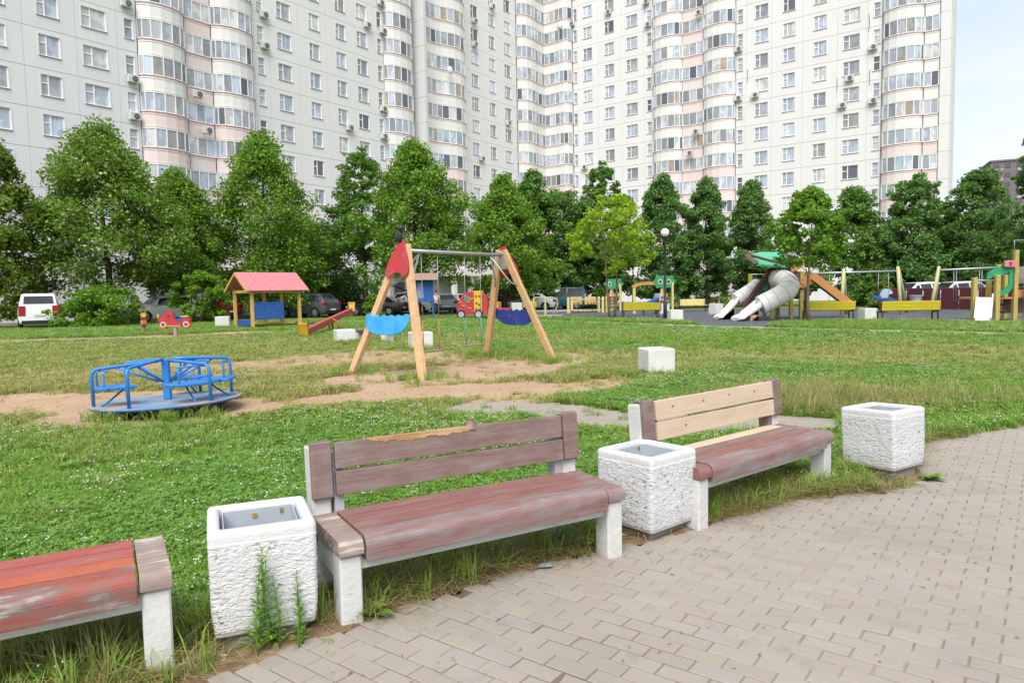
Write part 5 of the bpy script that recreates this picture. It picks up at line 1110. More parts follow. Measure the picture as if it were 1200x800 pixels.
def car(label, cat, pos, deg, kind, pm):
    L, W, wr, st = KIND[kind]; t = thing('parked_car', label, cat, (pos[0], pos[1], .006), rad(deg), 'cars parked on the road behind the trees'); h = W/2
    X_ = lambda f: L/2 - f*L
    ring = lambda s: [(X_(s[0]), y, z) for y, z in ((-h*s[5]*.93, s[1]), (-h*s[5], s[2]), (-h*s[5]*.985, s[3]), (-h*s[6]*.99, s[4]-.05), (-h*s[6]*.86, s[4]), (h*s[6]*.86, s[4]), (h*s[6]*.99, s[4]-.05), (h*s[5]*.985, s[3]), (h*s[5], s[2]), (h*s[5]*.93, s[1]))]
    mb = MB(); mb.loft([ring(s) for s in st], True, None, True); b_ = mb.build('body', pm, t, .03)
    def interp(f):
        for a, c in zip(st[:-1], st[1:]):
            if a[0] <= f <= c[0]: q = (f-a[0])/(c[0]-a[0]); return [a[i] + (c[i]-a[i])*q for i in range(7)]
        return list(st[-1])
    def P(f, s, sy, off=.012):
        v = interp(f); y0, z0, y1, z1 = h*v[5]*.985, v[3], h*v[6]*.99, v[4]-.05; return (X_(f), sy*(y0+(y1-y0)*s+off), z0+(z1-z0)*s)
    i0 = 3; f0, f1 = st[3][0], st[4][0]; r0 = st[6][0]; r1 = st[7][0]
    for sy in (-1, 1):
        fm = (f1 + r0)/2
        for a, c in ((f0 + .62*(f1-f0), fm-.012), (fm+.012, r0-.02), (r0, r0 + .55*(r1-r0))):
            if kind == 'sedan' and a == r0: continue
            q = [P(a, .08, sy), P(c, .08, sy), P(c, .9, sy), P(a if a != f0 + .62*(f1-f0) else a+.05, .9, sy)]; mb = MB(); mb.add(q, [(0, 1, 2, 3)]); mb.build('side_window', M_cglass, t)
    def topq(fa, fb, ka, kb, off):
        va, vb = interp(fa), interp(fb); return [(X_(fa)+off[0], -h*va[6]*ka, va[4]+off[1]), (X_(fa)+off[0], h*va[6]*ka, va[4]+off[1]), (X_(fb)+off[0], h*vb[6]*kb, vb[4]+off[1]), (X_(fb)+off[0], -h*vb[6]*kb, vb[4]+off[1])]
    mb = MB(); mb.add(topq(f0+.02, f1-.012, .86, .84, (.02, .012)), [(0, 1, 2, 3)]); mb.build('windscreen', M_cglass, t)
    mb = MB(); mb.add(topq(r0+.012, r1-.006, .84, .84, (-.025, .01)), [(0, 1, 2, 3)]); mb.build('rear_window', M_cglass, t)
    zl = st[1][3]
    for sy in (-1, 1):
        mb = MB(); mb.cbox(X_(.055), X_(0)+.015, min(sy*h*.55, sy*h*.88), max(sy*h*.55, sy*h*.88), zl-.17, zl-.02, .02); mb.build('headlight', M_head, t)
        mb = MB(); zt = st[7][3]; mb.cbox(X_(1)-.012, X_(.955), min(sy*h*.62, sy*h*.96), max(sy*h*.62, sy*h*.96), zt-(.42 if kind == 'van' else .24), zt+(.15 if kind == 'van' else -.02), .02); mb.build('taillight', M_tail, t)
        for f in (.19, .81):
            w = MB(); x = X_(f); w.prism([(wr*cos(2*pi*i/18)+x, wr*sin(2*pi*i/18)+wr) for i in range(18)], sy*(h-.2), sy*(h+.012), lambda a, b, t_: (a, t_, b)); wo_ = w.build('wheel', M_tyre, t)
            w = MB(); w.prism([(wr*.62*cos(2*pi*i/14)+x, wr*.62*sin(2*pi*i/14)+wr) for i in range(14)], sy*(h-.02), sy*(h+.022), lambda a, b, t_: (a, t_, b)); w.build('rim', M_rim, wo_)
            w = MB(); w.prism([((wr+.07)*cos(pi*i/12)+x, (wr+.07)*sin(pi*i/12)+wr) for i in range(13)], sy*(h*.9), sy*(h*1.004), lambda a, b, t_: (a, t_, b)); w.build('wheel_arch', M_trim, t)
        mb = MB(); mb.cbox(X_(f0+.06)-.1, X_(f0+.06)+.1, min(sy*(h-.02), sy*(h+.17)), max(sy*(h-.02), sy*(h+.17)), st[3][3]+.02, st[3][3]+.17, .03); mb.build('mirror', pm, t)
    mb = MB(); mb.box(X_(0)-.1, X_(0)+.012, -h*.5, h*.5, zl-.3, zl-.08); mb.build('grille', M_trim, t)
    mb = MB(); mb.cbox(X_(.97), X_(1)-.03, -h*.84, h*.84, st[1][1]-.02, .47, .02); mb.build('rear_bumper', M_trim, t)
    mb = MB(); mb.box(X_(1)-.045, X_(1)-.032, -.26, .26, .50 if kind != 'van' else .72, .62 if kind != 'van' else .84); mb.build('number_plate', M_plate, t)
    mb = MB(); mb.box(X_(0)+.013, X_(0)+.03, -.26, .26, .42, .53); mb.build('number_plate', M_plate, t)
    return t
C_white, C_grey, C_black, C_red, C_teal, C_silver = paint('white_car_paint', .75), paint('grey_car_paint', (.07, .075, .085)), paint('black_car_paint', (.012, .012, .014)), paint('dark_red_car_paint', (.17, .012, .02)), paint('teal_car_paint', (.01, .10, .11)), paint('silver_car_paint', (.35, .36, .37))
gp = lambda px, y: (xat(px, 360, y).x, y)
car('white minivan seen from behind at the left, rear window and red lamps', 'van', gp(45, 40.8), 124, 'van', C_white)
car('white off-road car facing the camera behind the red motorbikes', 'car', gp(190, 47.5), 228, 'suv', C_white)
car('dark red car mostly hidden by leaves left of the playhouse', 'car', gp(247, 51), 150, 'suv', C_red)
car('dark grey car seen from behind, to the right of the playhouse', 'car', gp(362, 52), 152, 'suv', C_grey)
car('black off-road car behind the raised end of the seesaw', 'car', gp(408, 58), 165, 'suv', C_black)
car('silver car between the black off-road car and the white one', 'car', gp(436, 62), 172, 'hatch', C_silver)
car('white off-road car side on, behind the near swing leg', 'car', gp(474, 56), 176, 'suv', C_white)
car('black saloon tail in front of the white off-road car', 'car', gp(442, 54), 165, 'sedan', C_black)
car('silver hatchback seen from behind, to the right of the notice stand', 'car', gp(522, 57), 98, 'hatch', C_silver)
car('white hatchback seen from behind, just left of the toy train', 'car', gp(541, 60), 105, 'hatch', C_white)
car('dark saloon seen over the top of the toy train', 'car', gp(586, 61), 160, 'sedan', C_black)
car('white saloon beyond the far swing leg', 'car', gp(622, 60), 168, 'sedan', C_white)
car('teal van behind two thin trunks beyond the swing', 'van', gp(655, 62), 176, 'van', C_teal)
car('white car roof showing above the dark red fence, near the leaning posts', 'car', gp(1090, 50), 12, 'suv', C_white)
car('white car roof showing above the dark red fence, left of the white slide', 'car', gp(1134, 49), 10, 'suv', C_white)
# ------------------------------------------------------------------ person
def skinned(name, pts, edges, m, par, sub=2):
    me = bpy.data.meshes.new(name); me.from_pydata([p[:3] for p in pts], edges, []); me.materials.append(m); o = link(name, me, par)
    md = o.modifiers.new('skin', 'SKIN'); me.skin_vertices.new() if not me.skin_vertices else None
    for v, p in zip(me.skin_vertices[0].data, pts): v.radius = (p[3], p[4] if len(p) > 4 else p[3])
    me.skin_vertices[0].data[0].use_root = True; md.use_smooth_shade = True
    s = o.modifiers.new('smooth', 'SUBSURF'); s.levels = s.render_levels = sub; return o
M_skin = mat('skin', (.45, .25, .17), rough=.6); M_shirt = mat('pale_shirt', (.50, .50, .50), rough=.9); M_trous = mat('dark_trousers', (.03, .035, .05), rough=.9); M_hair = mat('brown_hair', (.06, .035, .02), rough=.8)
pp = Vector((xat(511, 350, 49).x, 49, 0)); per = thing('person', 'person in pale shirt and dark trousers walking beside the blue notice stand', 'person', pp, rad(190))
pts = [(0, 0, .92, .12, .1), (0, 0, 1.12, .13, .1), (0, 0, 1.38, .15, .1), (0, .01, 1.50, .055), (0, .02, 1.58, .075, .085), (0, .015, 1.68, .075, .09),
       (.19, 0, 1.38, .055), (.25, .02, 1.12, .042), (.26, .10, .90, .028), (-.19, 0, 1.38, .055), (-.25, -.02, 1.12, .042), (-.26, -.06, .90, .028),
       (.09, .05, .80, .085), (.10, .14, .48, .06), (.10, .10, .09, .04), (.10, .20, .03, .035), (-.09, -.04, .80, .085), (-.10, -.06, .48, .06), (-.10, -.22, .12, .04), (-.10, -.13, .03, .035)]
ed = [(0, 1), (1, 2), (2, 3), (3, 4), (4, 5), (2, 6), (6, 7), (7, 8), (2, 9), (9, 10), (10, 11), (0, 12), (12, 13), (13, 14), (14, 15), (0, 16), (16, 17), (17, 18), (18, 19)]
for wi, hx, hy in ((8, .26, .10), (11, -.26, -.06)):
    s = 1 if hx > 0 else -1; pts.append((hx, hy+.02, .84, .03, .018)); pi_ = len(pts)-1; ed.append((wi, pi_))
    for k, (dy, ln) in enumerate(((-.03, .07), (-.01, .085), (.012, .08), (.032, .06))): pts.append((hx, hy+.02+dy, .80, .009)); ed.append((pi_, len(pts)-1)); pts.append((hx-.01*s, hy+.02+dy, .80-ln*.8, .008)); ed.append((len(pts)-2, len(pts)-1))
    pts.append((hx-.02*s, hy+.06, .82, .011)); ed.append((pi_, len(pts)-1)); pts.append((hx-.03*s, hy+.075, .79, .009)); ed.append((len(pts)-2, len(pts)-1))
skinned('body', pts, ed, M_skin, per, 1)
skinned('shirt', [(0, 0, 1.0, .15, .125), (0, 0, 1.15, .155, .125), (0, 0, 1.38, .17, .12), (.19, 0, 1.385, .075), (.235, .015, 1.2, .06), (-.19, 0, 1.385, .075), (-.235, -.015, 1.2, .06)], [(0, 1), (1, 2), (2, 3), (3, 4), (2, 5), (5, 6)], M_shirt, per)
skinned('trousers', [(0, 0, .94, .14, .115), (.09, .05, .80, .10), (.10, .14, .48, .075), (.10, .105, .12, .06), (-.09, -.04, .80, .10), (-.10, -.06, .48, .075), (-.10, -.20, .16, .06)], [(0, 1), (1, 2), (2, 3), (0, 4), (4, 5), (5, 6)], M_trous, per)
mb = MB(); mb.ball((0, .0, 1.69), .1, 12, 8, (.86, 1.0, .95)); mb.build('hair', M_hair, per)
mb = MB(); mb.ball((.03, .105, 1.655), .012, 8, 6); mb.ball((-.03, .105, 1.655), .012, 8, 6); stuff(mb.build('eyes', M_black, per)); mb = MB(); mb.loft([[(-.012, .10, 1.645), (.012, .10, 1.645), (.016, .10, 1.61), (-.016, .10, 1.61)], [(-.004, .112, 1.642), (.004, .112, 1.642), (.008, .128, 1.615), (-.008, .128, 1.615)]], True); mb.build('nose', M_skin, per)
mb = MB(); mb.cbox(-.33, -.20, -.14, .04, .55, .82, .02); mb.tube([(-.265, -.09, .82), (-.265, -.05, .90), (-.265, 0, .82)], .008, 5); bg_ = mb.build('bag', M_trim, None, 0); bg_.name = 'handbag'; bg_.location = pp; bg_.rotation_euler = (0, 0, rad(190)); tag(bg_, 'dark bag carried by the person at the notice stand', 'bag')
# ------------------------------------------------------------------ trees
def leaf_mat(name, c1, c2, c3=None, f3=.08, trans=.5):
    m, t, b = new_mat(name); b.inputs['Roughness'].default_value = .55; b.inputs['Specular IOR Level'].default_value = .3
    ge = nd(t, 'ShaderNodeNewGeometry'); st = [(0, c1), (.5, tuple((a+b_)/2 for a, b_ in zip(c1, c2))), (1-f3-.02, c2)]
    if c3: st += [(1-f3, c3), (1, c3)]
    c = ramp(t, ge.outputs['Random Per Island'], st)
    tr = nd(t, 'ShaderNodeBsdfTranslucent'); mx = nd(t, 'ShaderNodeMixShader'); mx.inputs[0].default_value = trans
    tc = mixc(t, .5, c, (.10, .16, .01)); t.links.new(tc, tr.inputs[0]); t.links.new(c, b.inputs['Base Color'])
    t.links.new(b.outputs[0], mx.inputs[1]); t.links.new(tr.outputs[0], mx.inputs[2]); t.links.new(mx.outputs[0], t.nodes['Material Output'].inputs[0]); return m
ML = {'linden': leaf_mat('linden_leaf', (0.134, 0.254, 0.027), (0.224, 0.376, 0.050), (0.600, 0.600, 0.312), .10), 'dark': leaf_mat('dark_leaf', (0.112, 0.240, 0.061), (0.190, 0.345, 0.090)),
      'olive': leaf_mat('olive_leaf', (0.134, 0.227, 0.027), (0.206, 0.315, 0.048), (0.431, 0.489, 0.156), .05), 'bright': leaf_mat('bright_leaf', (0.143, 0.288, 0.030), (0.233, 0.411, 0.050), (0.359, 0.543, 0.078), .08),
      'mid': leaf_mat('mid_leaf', (0.118, 0.253, 0.048), (0.194, 0.357, 0.070)), 'young': leaf_mat('young_leaf', (0.270, 0.489, 0.027), (0.431, 0.600, 0.050), (0.539, 0.600, 0.078), .1), 'maple': leaf_mat('maple_leaf', (0.143, 0.306, 0.027), (0.233, 0.420, 0.043))}
M_bark = mat('bark', (.075, .06, .045), (.045, .036, .028), 6, .95, .1, bmp=.6, bscale=18, stretch=(3, 3, .6)); M_barkpale = mat('pale_bark', (.20, .17, .13), (.13, .11, .08), 8, .9, .1, bmp=.4, bscale=30, stretch=(3, 3, .6))
def leaves(C, S, n, size, rg, droop=.35):
    """n leaf rhombi scattered in clusters: C centres (k,3), S radii (k,3)"""
    k = len(C); w = (S.prod(1)) ** (2/3); idx = rg.choice(k, n, p=w/w.sum())
    d = rg.normal(size=(n, 3)); d /= np.linalg.norm(d, axis=1, keepdims=True); r = rg.random(n) ** .45
    P = C[idx] + d * S[idx] * r[:, None]
    nn = rg.normal(size=(n, 3)) * .75 + d * .35 + np.array([0, 0, .75]); nn /= np.linalg.norm(nn, axis=1, keepdims=True)
    a = rg.normal(size=(n, 3)); a[:, 2] -= droop; a -= nn * (a * nn).sum(1, keepdims=True); a /= np.linalg.norm(a, axis=1, keepdims=True); b = np.cross(nn, a)
    L = size * (.65 + .7*rg.random(n))[:, None]; wd = L * (.30 + .12*rg.random(n))[:, None]
    return np.stack([P - a*L*.5, P + b*wd - a*L*.05, P + a*L*.5, P - b*wd - a*L*.05], 1)
def tree(name, label, px, y, top, wpx, kind, hb=.12, n=11000, leaf=.24, seed=0, prof='ovate', ncl=150, airy=1.0, trunk_r=None, bark=None, stems=1, group='trees in front of the apartment block', cat='tree'):
    n = int(n*2.3); leaf *= .82; ncl = int(ncl*1.25); rg = np.random.default_rng(100 + seed); p = Vector((xat(px, 360, y).x, y, 0)); H = zat(px, top, p); W = wpx / FPX * y * 1.12
    t = thing(name, label, cat, p, 0, group); z0 = H*hb
    C, S = [], []
    lob = rg.normal(size=6)
    for i in range(ncl):
        q = rg.random() ** .85; a = rg.random()*2*pi
        if prof == 'ovate': R = (sin(pi * min(1, .08 + .92*q) ** .72)) ** .75 * (1 - .15*q)
        elif prof == 'cone': R = (1 - q) ** .5 * (.80 + .2*min(q/.12, 1)) + .04
        elif prof == 'round': R = math.sqrt(max(0, 1 - (2*q-1)**2)) ** .8 + .03
        else: R = min(1, .35 + q*1.6) * (1 - q) ** .5
        R *= 1 + .22*sin(a*2 + lob[0]*3 + q*3) + .17*sin(a*5 + lob[1]*5 + q*9*lob[2])
        rr = R * W/2 * (.25 + .75*rg.random() ** .45); s = (.075 + .07*rg.random()) * W * (1 if prof != 'cone' else (.55 + .6*(1-q)))
        if rg.random() < .16: rr *= 1.22; s *= .5
        C.append((rr*cos(a), rr*sin(a), z0 + (H - z0 - s*.3) * q + rg.normal()*.04*W)); S.append((s*airy**.3, s*airy**.3, s*.72))
    C.append((0, 0, H - .35)); S.append((.3, .3, .5)); C, S = np.array(C), np.array(S); S = S * (1.0 if airy == 1 else .82)
    V = leaves(C, S, n, leaf, rg); me = quads_mesh('crown', V, ML[kind]); link('crown', me, t)
    r0 = trunk_r or W*.028; mb = MB(); bk = bark or M_bark
    for s in range(stems):
        ox = (s - (stems-1)/2) * r0*3; ax = Vector((ox, 0, 0)); tp = []
        for k in range(7): q = k/6; tp.append(ax*(1 + q*3.2) + Vector((.03*W*mnoise.noise(Vector((seed+s, q*2, 0))), .03*W*mnoise.noise(Vector((seed+9, q*2, s))), -.1 + (H*.86+.1)*q)))
        mb.tube(tp, [r0*(1.25 if k == 0 else 1 - .85*k/6) for k in range(7)], 9)
        order = np.argsort(C[:, 2]); pick = [order[int(j*(len(C)-1)/17)] for j in range(18)]
        for j in pick[s::stems]:
            e = Vector(C[j]); zb = max(z0*.55, e.z - .55*math.hypot(e.x, e.y) - .3); q = max(0, min(1, (zb + .1) / (H*.86+.1))); i0 = min(int(q*6), 5); b0 = tp[i0].lerp(tp[i0+1], q*6 - i0)
            m_ = b0.lerp(e, .5) + Vector((0, 0, .06*W*.3)); mb.tube([b0, m_, e], [r0*.42*(1-.7*q), r0*.26*(1-.6*q), r0*.08], 6, False)
    mb.build('trunk', bk, t); return t
tree('linden_tree', 'olive green linden cut off by the left edge of the photo', -6, 41, 168, 118, 'olive', .06, 12000, .26, 1)
tree('linden_tree', 'broad linden with pale yellow bracts above the white minivan', 128, 44.5, 150, 150, 'linden', .21, 17000, .25, 2, ncl=230)
tree('linden_tree', 'fresh green tree to the right of the pale bracted linden', 214, 48.5, 207, 100, 'bright', .22, 12000, .25, 3)
tree('linden_tree', 'tall linden with dense crown rising behind the playhouse roof', 314, 52, 163, 128, 'bright', .08, 16000, .26, 4, ncl=220)
tree('apple_tree', 'low dark round tree above the dark grey car', 377, 58, 262, 96, 'dark', .10, 10000, .26, 5, 'round')
tree('hornbeam_tree', 'airy tree with open sprays and a visible dark trunk left of the swing cap', 428, 55, 179, 92, 'mid', .34, 7500, .26, 6, 'cone', 150, 1.4)
tree('linden_tree', 'bright full crowned tree behind the red swing cap', 489, 52, 170, 112, 'bright', .22, 14000, .26, 7, 'ovate', 200)
tree('linden_tree', 'ovate green tree above the far swing leg', 592, 57, 210, 96, 'bright', .14, 11000, .28, 8)
tree('maple_tree', 'narrow pointed dark tree between the swing and the young maple', 626, 62, 202, 72, 'mid', .12, 9000, .3, 9)
tree('maple_tree', 'rounded dull green tree left of the young yellow green maple', 662, 63, 226, 80, 'mid', .14, 9000, .3, 10, 'round')
tree('maple_tree', 'dark tree with thin wispy top behind the young yellow green maple', 706, 64, 196, 78, 'mid', .10, 8500, .3, 11, 'cone', 150, 1.2)
tree('young_maple', 'young yellow green maple with forked pale stem left of the lamp post', 717, 38.5, 232, 80, 'young', .40, 3000, .21, 12, 'round', 95, 1.3, .075, M_barkpale, 2)
tree('hornbeam_tree', 'dark ovate tree right behind the black lamp post', 778, 58, 206, 72, 'dark', .06, 10000, .28, 13)
tree('hornbeam_tree', 'dark narrow tree, first to the right of the lamp post tree', 828, 59, 210, 66, 'dark', .06, 9500, .28, 14)
tree('hornbeam_tree', 'dark narrow tree with pointed top left of the green slide roof', 880, 60, 213, 66, 'dark', .06, 9500, .28, 15)
tree('young_maple', 'slim maple with straight grey stem in front of the slide tower', 948, 31, 221, 84, 'maple', .42, 4600, .19, 16, 'ovate', 110, 1.2, .075, M_barkpale)
tree('hornbeam_tree', 'fresh green pointed tree right of the slim maple', 1001, 56, 221, 76, 'mid', .06, 9500, .28, 17)
tree('hornbeam_tree', 'dark spreading tree above the leaning swing posts', 1070, 55, 207, 92, 'dark', .08, 11000, .28, 18, 'cone')
tree('hornbeam_tree', 'large dark tree above the right play unit, below the brick tower', 1146, 53, 203, 112, 'dark', .08, 13000, .28, 19, 'cone')
tree('hornbeam_tree', 'dark tree cut off by the right edge of the photo', 1221, 43, 128, 74, 'dark', .1, 9000, .26, 20)
tree('rounded_bush', 'dense low green bush right of the white minivan', 111, 40.5, 341, 78, 'maple', .0, 4200, .2, 21, 'round', 70, group='bushes among the trees', cat='bush')
tree('rounded_bush', 'small bright bush under the tall linden left of the playhouse', 238, 43.5, 318, 52, 'maple', .0, 4000, .2, 22, 'round', 60, group='bushes among the trees', cat='bush')
tree('rounded_bush', 'small leafy bush right of the raised seesaw end', 437, 44, 345, 27, 'bright', .0, 1300, .16, 23, 'ovate', 30, group='bushes among the trees', cat='bush')
tree('rounded_bush', 'yellow green shrub beside the leaning pair of swing posts', 1036, 47, 331, 44, 'olive', .0, 2500, .18, 24, 'cone', 40, group='bushes among the trees', cat='bush')
# far undergrowth that reads as one dark mass behind the trunks
def mass(name, line, h, depth, n, leaf, kind, seed):
    rg = np.random.default_rng(seed); C, S = [], []
    for (a, b_) in zip(line[:-1], line[1:]):
        L = (Vector(b_) - Vector(a)).length; k = int(L*2.2)
        for i in range(k):
            q = rg.random(); C.append((a[0]+(b_[0]-a[0])*q + rg.normal()*.3, a[1]+(b_[1]-a[1])*q + rg.normal()*depth, h*rg.random()**.9)); s = .5 + .7*rg.random(); S.append((s, s, s*.8))
    return stuff(link(name, quads_mesh(name, leaves(np.array(C), np.array(S), n, leaf, rg), ML[kind])))
mass('undergrowth', [gp(545, 66), gp(700, 66), gp(770, 63), gp(900, 62), gp(1020, 60), gp(1110, 57.5), gp(1210, 56), (44, 50)], 6.0, 1.0, 34000, .42, 'dark', 5)
mass('shrubbery', [(-44, 50), (-33, 57.5), gp(230, 60), gp(330, 63)], 4.0, .8, 14000, .4, 'dark', 6)
# ------------------------------------------------------------------ grass, clover, weeds
def tint_leaf(name, g1, g2, d1, d2, trans=.35):
    m, t, b = new_mat(name); b.inputs['Roughness'].default_value = .5; b.inputs['Specular IOR Level'].default_value = .3
    ge = nd(t, 'ShaderNodeNewGeometry'); oi = nd(t, 'ShaderNodeObjectInfo'); at = nd(t, 'ShaderNodeAttribute', attribute_name='tint', attribute_type='INSTANCER')
    a = nd(t, 'ShaderNodeMath', operation='ADD'); f = nd(t, 'ShaderNodeMath', operation='FRACT'); t.links.new(ge.outputs['Random Per Island'], a.inputs[0]); t.links.new(oi.outputs['Random'], a.inputs[1]); t.links.new(a.outputs[0], f.inputs[0])
    c = mixc(t, at.outputs['Fac'], mixc(t, f.outputs[0], g1, g2), mixc(t, f.outputs[0], d1, d2))
    tr = nd(t, 'ShaderNodeBsdfTranslucent'); mx = nd(t, 'ShaderNodeMixShader'); mx.inputs[0].default_value = trans
    t.links.new(c, tr.inputs[0]); t.links.new(c, b.inputs['Base Color']); t.links.new(b.outputs[0], mx.inputs[1]); t.links.new(tr.outputs[0], mx.inputs[2]); t.links.new(mx.outputs[0], t.nodes['Material Output'].inputs[0]); return m
M_grass = tint_leaf('grass_blade', (.15, .285, .034), (.255, .41, .060), (.34, .33, .09), (.48, .42, .18))
M_clover = tint_leaf('clover_leaf', (.12, .28, .040), (.21, .38, .075), (.17, .22, .05), (.24, .26, .08), .3)
M_dryg = tint_leaf('dry_blade', (.23, .29, .075), (.38, .37, .14), (.34, .25, .12), (.24, .15, .075), .25)
M_flower = mat('clover_flower', (.60, .60, .52), (.48, .46, .38), 60, .8, .1)
M_weed = tint_leaf('weed_leaf', (.13, .27, .03), (.21, .38, .055), (.2, .2, .05), (.2, .2, .05))
rg = np.random.default_rng(42)
def tuft_mesh(name, n, h0, h1, r, w, lean, m, seed, seg=2):
    g = np.random.default_rng(seed); mb = MB()
    for i in range(n):
        a, q = g.random()*2*pi, r*math.sqrt(g.random()); x, y = q*cos(a), q*sin(a); h = h0 + (h1-h0)*g.random(); b_ = g.random()*2*pi; d = Vector((cos(b_), sin(b_), 0)); s = Vector((-d.y, d.x, 0)) * w*(.7+.6*g.random())
        le = lean*h*(.3 + g.random()*1.1); p0 = Vector((x, y, -.012)); p1 = p0 + d*le*.35 + Vector((0, 0, h*.6)); p2 = p0 + d*le + Vector((0, 0, h*(1 - .25*min(1, le/h))))
        mb.add([p0-s, p0+s, p1+s*.8, p1-s*.8, p2], [(0, 1, 2, 3), (3, 2, 4)])
    return mb.mesh(name, m)
def clover_mesh(name, n, r, h0, h1, s, seed):
    g = np.random.default_rng(seed); mb = MB()
    for i in range(n):
        a, q = g.random()*2*pi, r*math.sqrt(g.random()); c = Vector((q*cos(a), q*sin(a), h0 + (h1-h0)*g.random())); rot = g.random()*2*pi; nn = Vector((g.normal()*.3, g.normal()*.3, 1)).normalized(); k = s*(.7+.6*g.random())
        for j in range(3):
            d = Vector((cos(rot+j*2.094), sin(rot+j*2.094), 0)); d = (d - nn*d.dot(nn)).normalized(); e = nn.cross(d)
            mb.add([c, c+d*k*.55+e*k*.42, c+d*k*1.05+nn*k*.1, c+d*k*.55-e*k*.42], [(0, 1, 2, 3)])
    return mb.mesh(name, M_clover)
def flower_mesh(name, n, r, seed):
    g = np.random.default_rng(seed); mb = MB()
    for i in range(n):
        a, q = g.random()*2*pi, r*math.sqrt(g.random()); h = .06 + .06*g.random(); s = .0056 + .0032*g.random(); mb.ball((q*cos(a), q*sin(a), h), s, 6, 4, (1, 1, .9))
    return mb.mesh(name, M_flower)
def scatter(name, pts, mesh, tint, sxy, sz, parent=None, tilt=.12):
    n = len(pts); me = bpy.data.meshes.new(name); me.vertices.add(n)
    z = np.zeros(n); me.vertices.foreach_set('co', np.stack([pts[:, 0], pts[:, 1], pts[:, 2] if pts.shape[1] > 2 else z], -1).astype(np.float32).ravel())
    A = me.attributes.new('rot', 'FLOAT_VECTOR', 'POINT'); A.data.foreach_set('vector', np.stack([rg.normal(size=n)*tilt, rg.normal(size=n)*tilt, rg.random(n)*2*pi], -1).astype(np.float32).ravel())
    A = me.attributes.new('size', 'FLOAT_VECTOR', 'POINT'); A.data.foreach_set('vector', np.stack([sxy, sxy, sz], -1).astype(np.float32).ravel())
    A = me.attributes.new('tint', 'FLOAT', 'POINT'); A.data.foreach_set('value', np.asarray(tint, np.float32))
    src = bpy.data.objects.new(name + '_source', mesh)
    o = stuff(link(name, me)); gt = bpy.data.node_groups.new(name, 'GeometryNodeTree')
    gt.interface.new_socket('Geometry', in_out='INPUT', socket_type='NodeSocketGeometry'); gt.interface.new_socket('Geometry', in_out='OUTPUT', socket_type='NodeSocketGeometry')
    gi, go = gt.nodes.new('NodeGroupInput'), gt.nodes.new('NodeGroupOutput'); ip = gt.nodes.new('GeometryNodeInstanceOnPoints'); ob = gt.nodes.new('GeometryNodeObjectInfo'); ob.inputs['Object'].default_value = src
    mp = gt.nodes.new('GeometryNodeMeshToPoints'); L = gt.links.new
    na = gt.nodes.new('GeometryNodeInputNamedAttribute'); na.data_type = 'FLOAT_VECTOR'; na.inputs['Name'].default_value = 'rot'; nb = gt.nodes.new('GeometryNodeInputNamedAttribute'); nb.data_type = 'FLOAT_VECTOR'; nb.inputs['Name'].default_value = 'size'
    er = gt.nodes.new('FunctionNodeEulerToRotation'); L(na.outputs[0], er.inputs[0])
    L(gi.outputs[0], mp.inputs['Mesh']); L(mp.outputs[0], ip.inputs['Points']); L(ob.outputs['Geometry'], ip.inputs['Instance']); L(er.outputs[0], ip.inputs['Rotation']); L(nb.outputs[0], ip.inputs['Scale']); L(ip.outputs[0], go.inputs[0])
    md = o.modifiers.new('scatter', 'NODES'); md.node_group = gt; return o
def wedge(n, d0, d1):
    a = (rg.random(n)*2 - 1) * rad(43); d = np.sqrt(d0*d0 + (d1*d1-d0*d0)*rg.random(n)); return np.stack([d*np.sin(a), d*np.cos(a)], -1)
BINS = [(-1.165, 3.185, .25), (.795, 4.43, .25), (2.96, 5.62, .25)]
def allowed(P, verge=.05):
    x, y = P[:, 0], P[:, 1]; ed = segd(x, y, EDGE); k = ~(inpoly(x, y, PLAZA) & (ed > verge*(.4+1.2*rg.random(len(x)))))
    k &= ~inpoly(x, y, RUBBER); k &= segd(x, y, PATHLINE) > .62 + .15*rg.random(len(x)); k &= (segd(x, y, MIDPATH) > .47 + .13*rg.random(len(x))) | (rg.random(len(x)) < .015)
    k &= np.hypot(x-MGR[0], y-MGR[1]) > .93
    k &= ~inpoly(x, y, [(-70, 40), (-34, 46), (-20, 56), (-6, 56.5), (6, 55.5), (10, 58), (10, 80), (-70, 80)])
    for bx_, by_, r in BINS:
        k &= np.hypot(x-bx_, y-by_) > r*.8
        fx, fy = x - bx_, y - by_; k &= ~((np.hypot(fx, fy) < .44) & (fx*.50 - fy*.86 > .02) & (rg.random(len(x)) < .93))
    return k
bands = [wedge(17000, 2.3, 7), wedge(24000, 7, 16), wedge(40000, 16, 48)]; P = np.concatenate(bands); P = P[allowed(P)]
so, dr, cl = fields(P[:, 0], P[:, 1]); d = np.hypot(P[:, 0], P[:, 1])
pat = vnoise(P[:, 0], P[:, 1], 2.3, 11)
keep = rg.random(len(P)) > np.minimum(so*1.15, .985) + (1-np.minimum(so, 1))*dr*.42
P, so, dr, cl, d, pat = P[keep], so[keep], dr[keep], cl[keep], d[keep], pat[keep]
big = np.clip(.9 + (d-3)*.05, .9, 2.6); tint = np.clip(dr*(.75+.5*rg.random(len(P))) + (rg.random(len(P)) < .04)*.6 + so*.25 + (pat > .66)*.2, 0, 1)
isclo = rg.random(len(P)) < (.16 + .42*cl)*(1-dr*.6)
hs = np.clip(.55 + .7*pat + .25*rg.random(len(P)), .4, 1.5)*(1 - .4*so)
T1 = [tuft_mesh('grass_tuft', 30, .05, .125, .075, .0032, .8, M_grass, s) for s in (1, 2)]
for k, tm in enumerate(T1):
    s = (~isclo) & (np.arange(len(P)) % 2 == k); scatter('lawn_grass', P[s], tm, tint[s], big[s], hs[s]*np.clip(big[s]**.25, 1, 1.3))
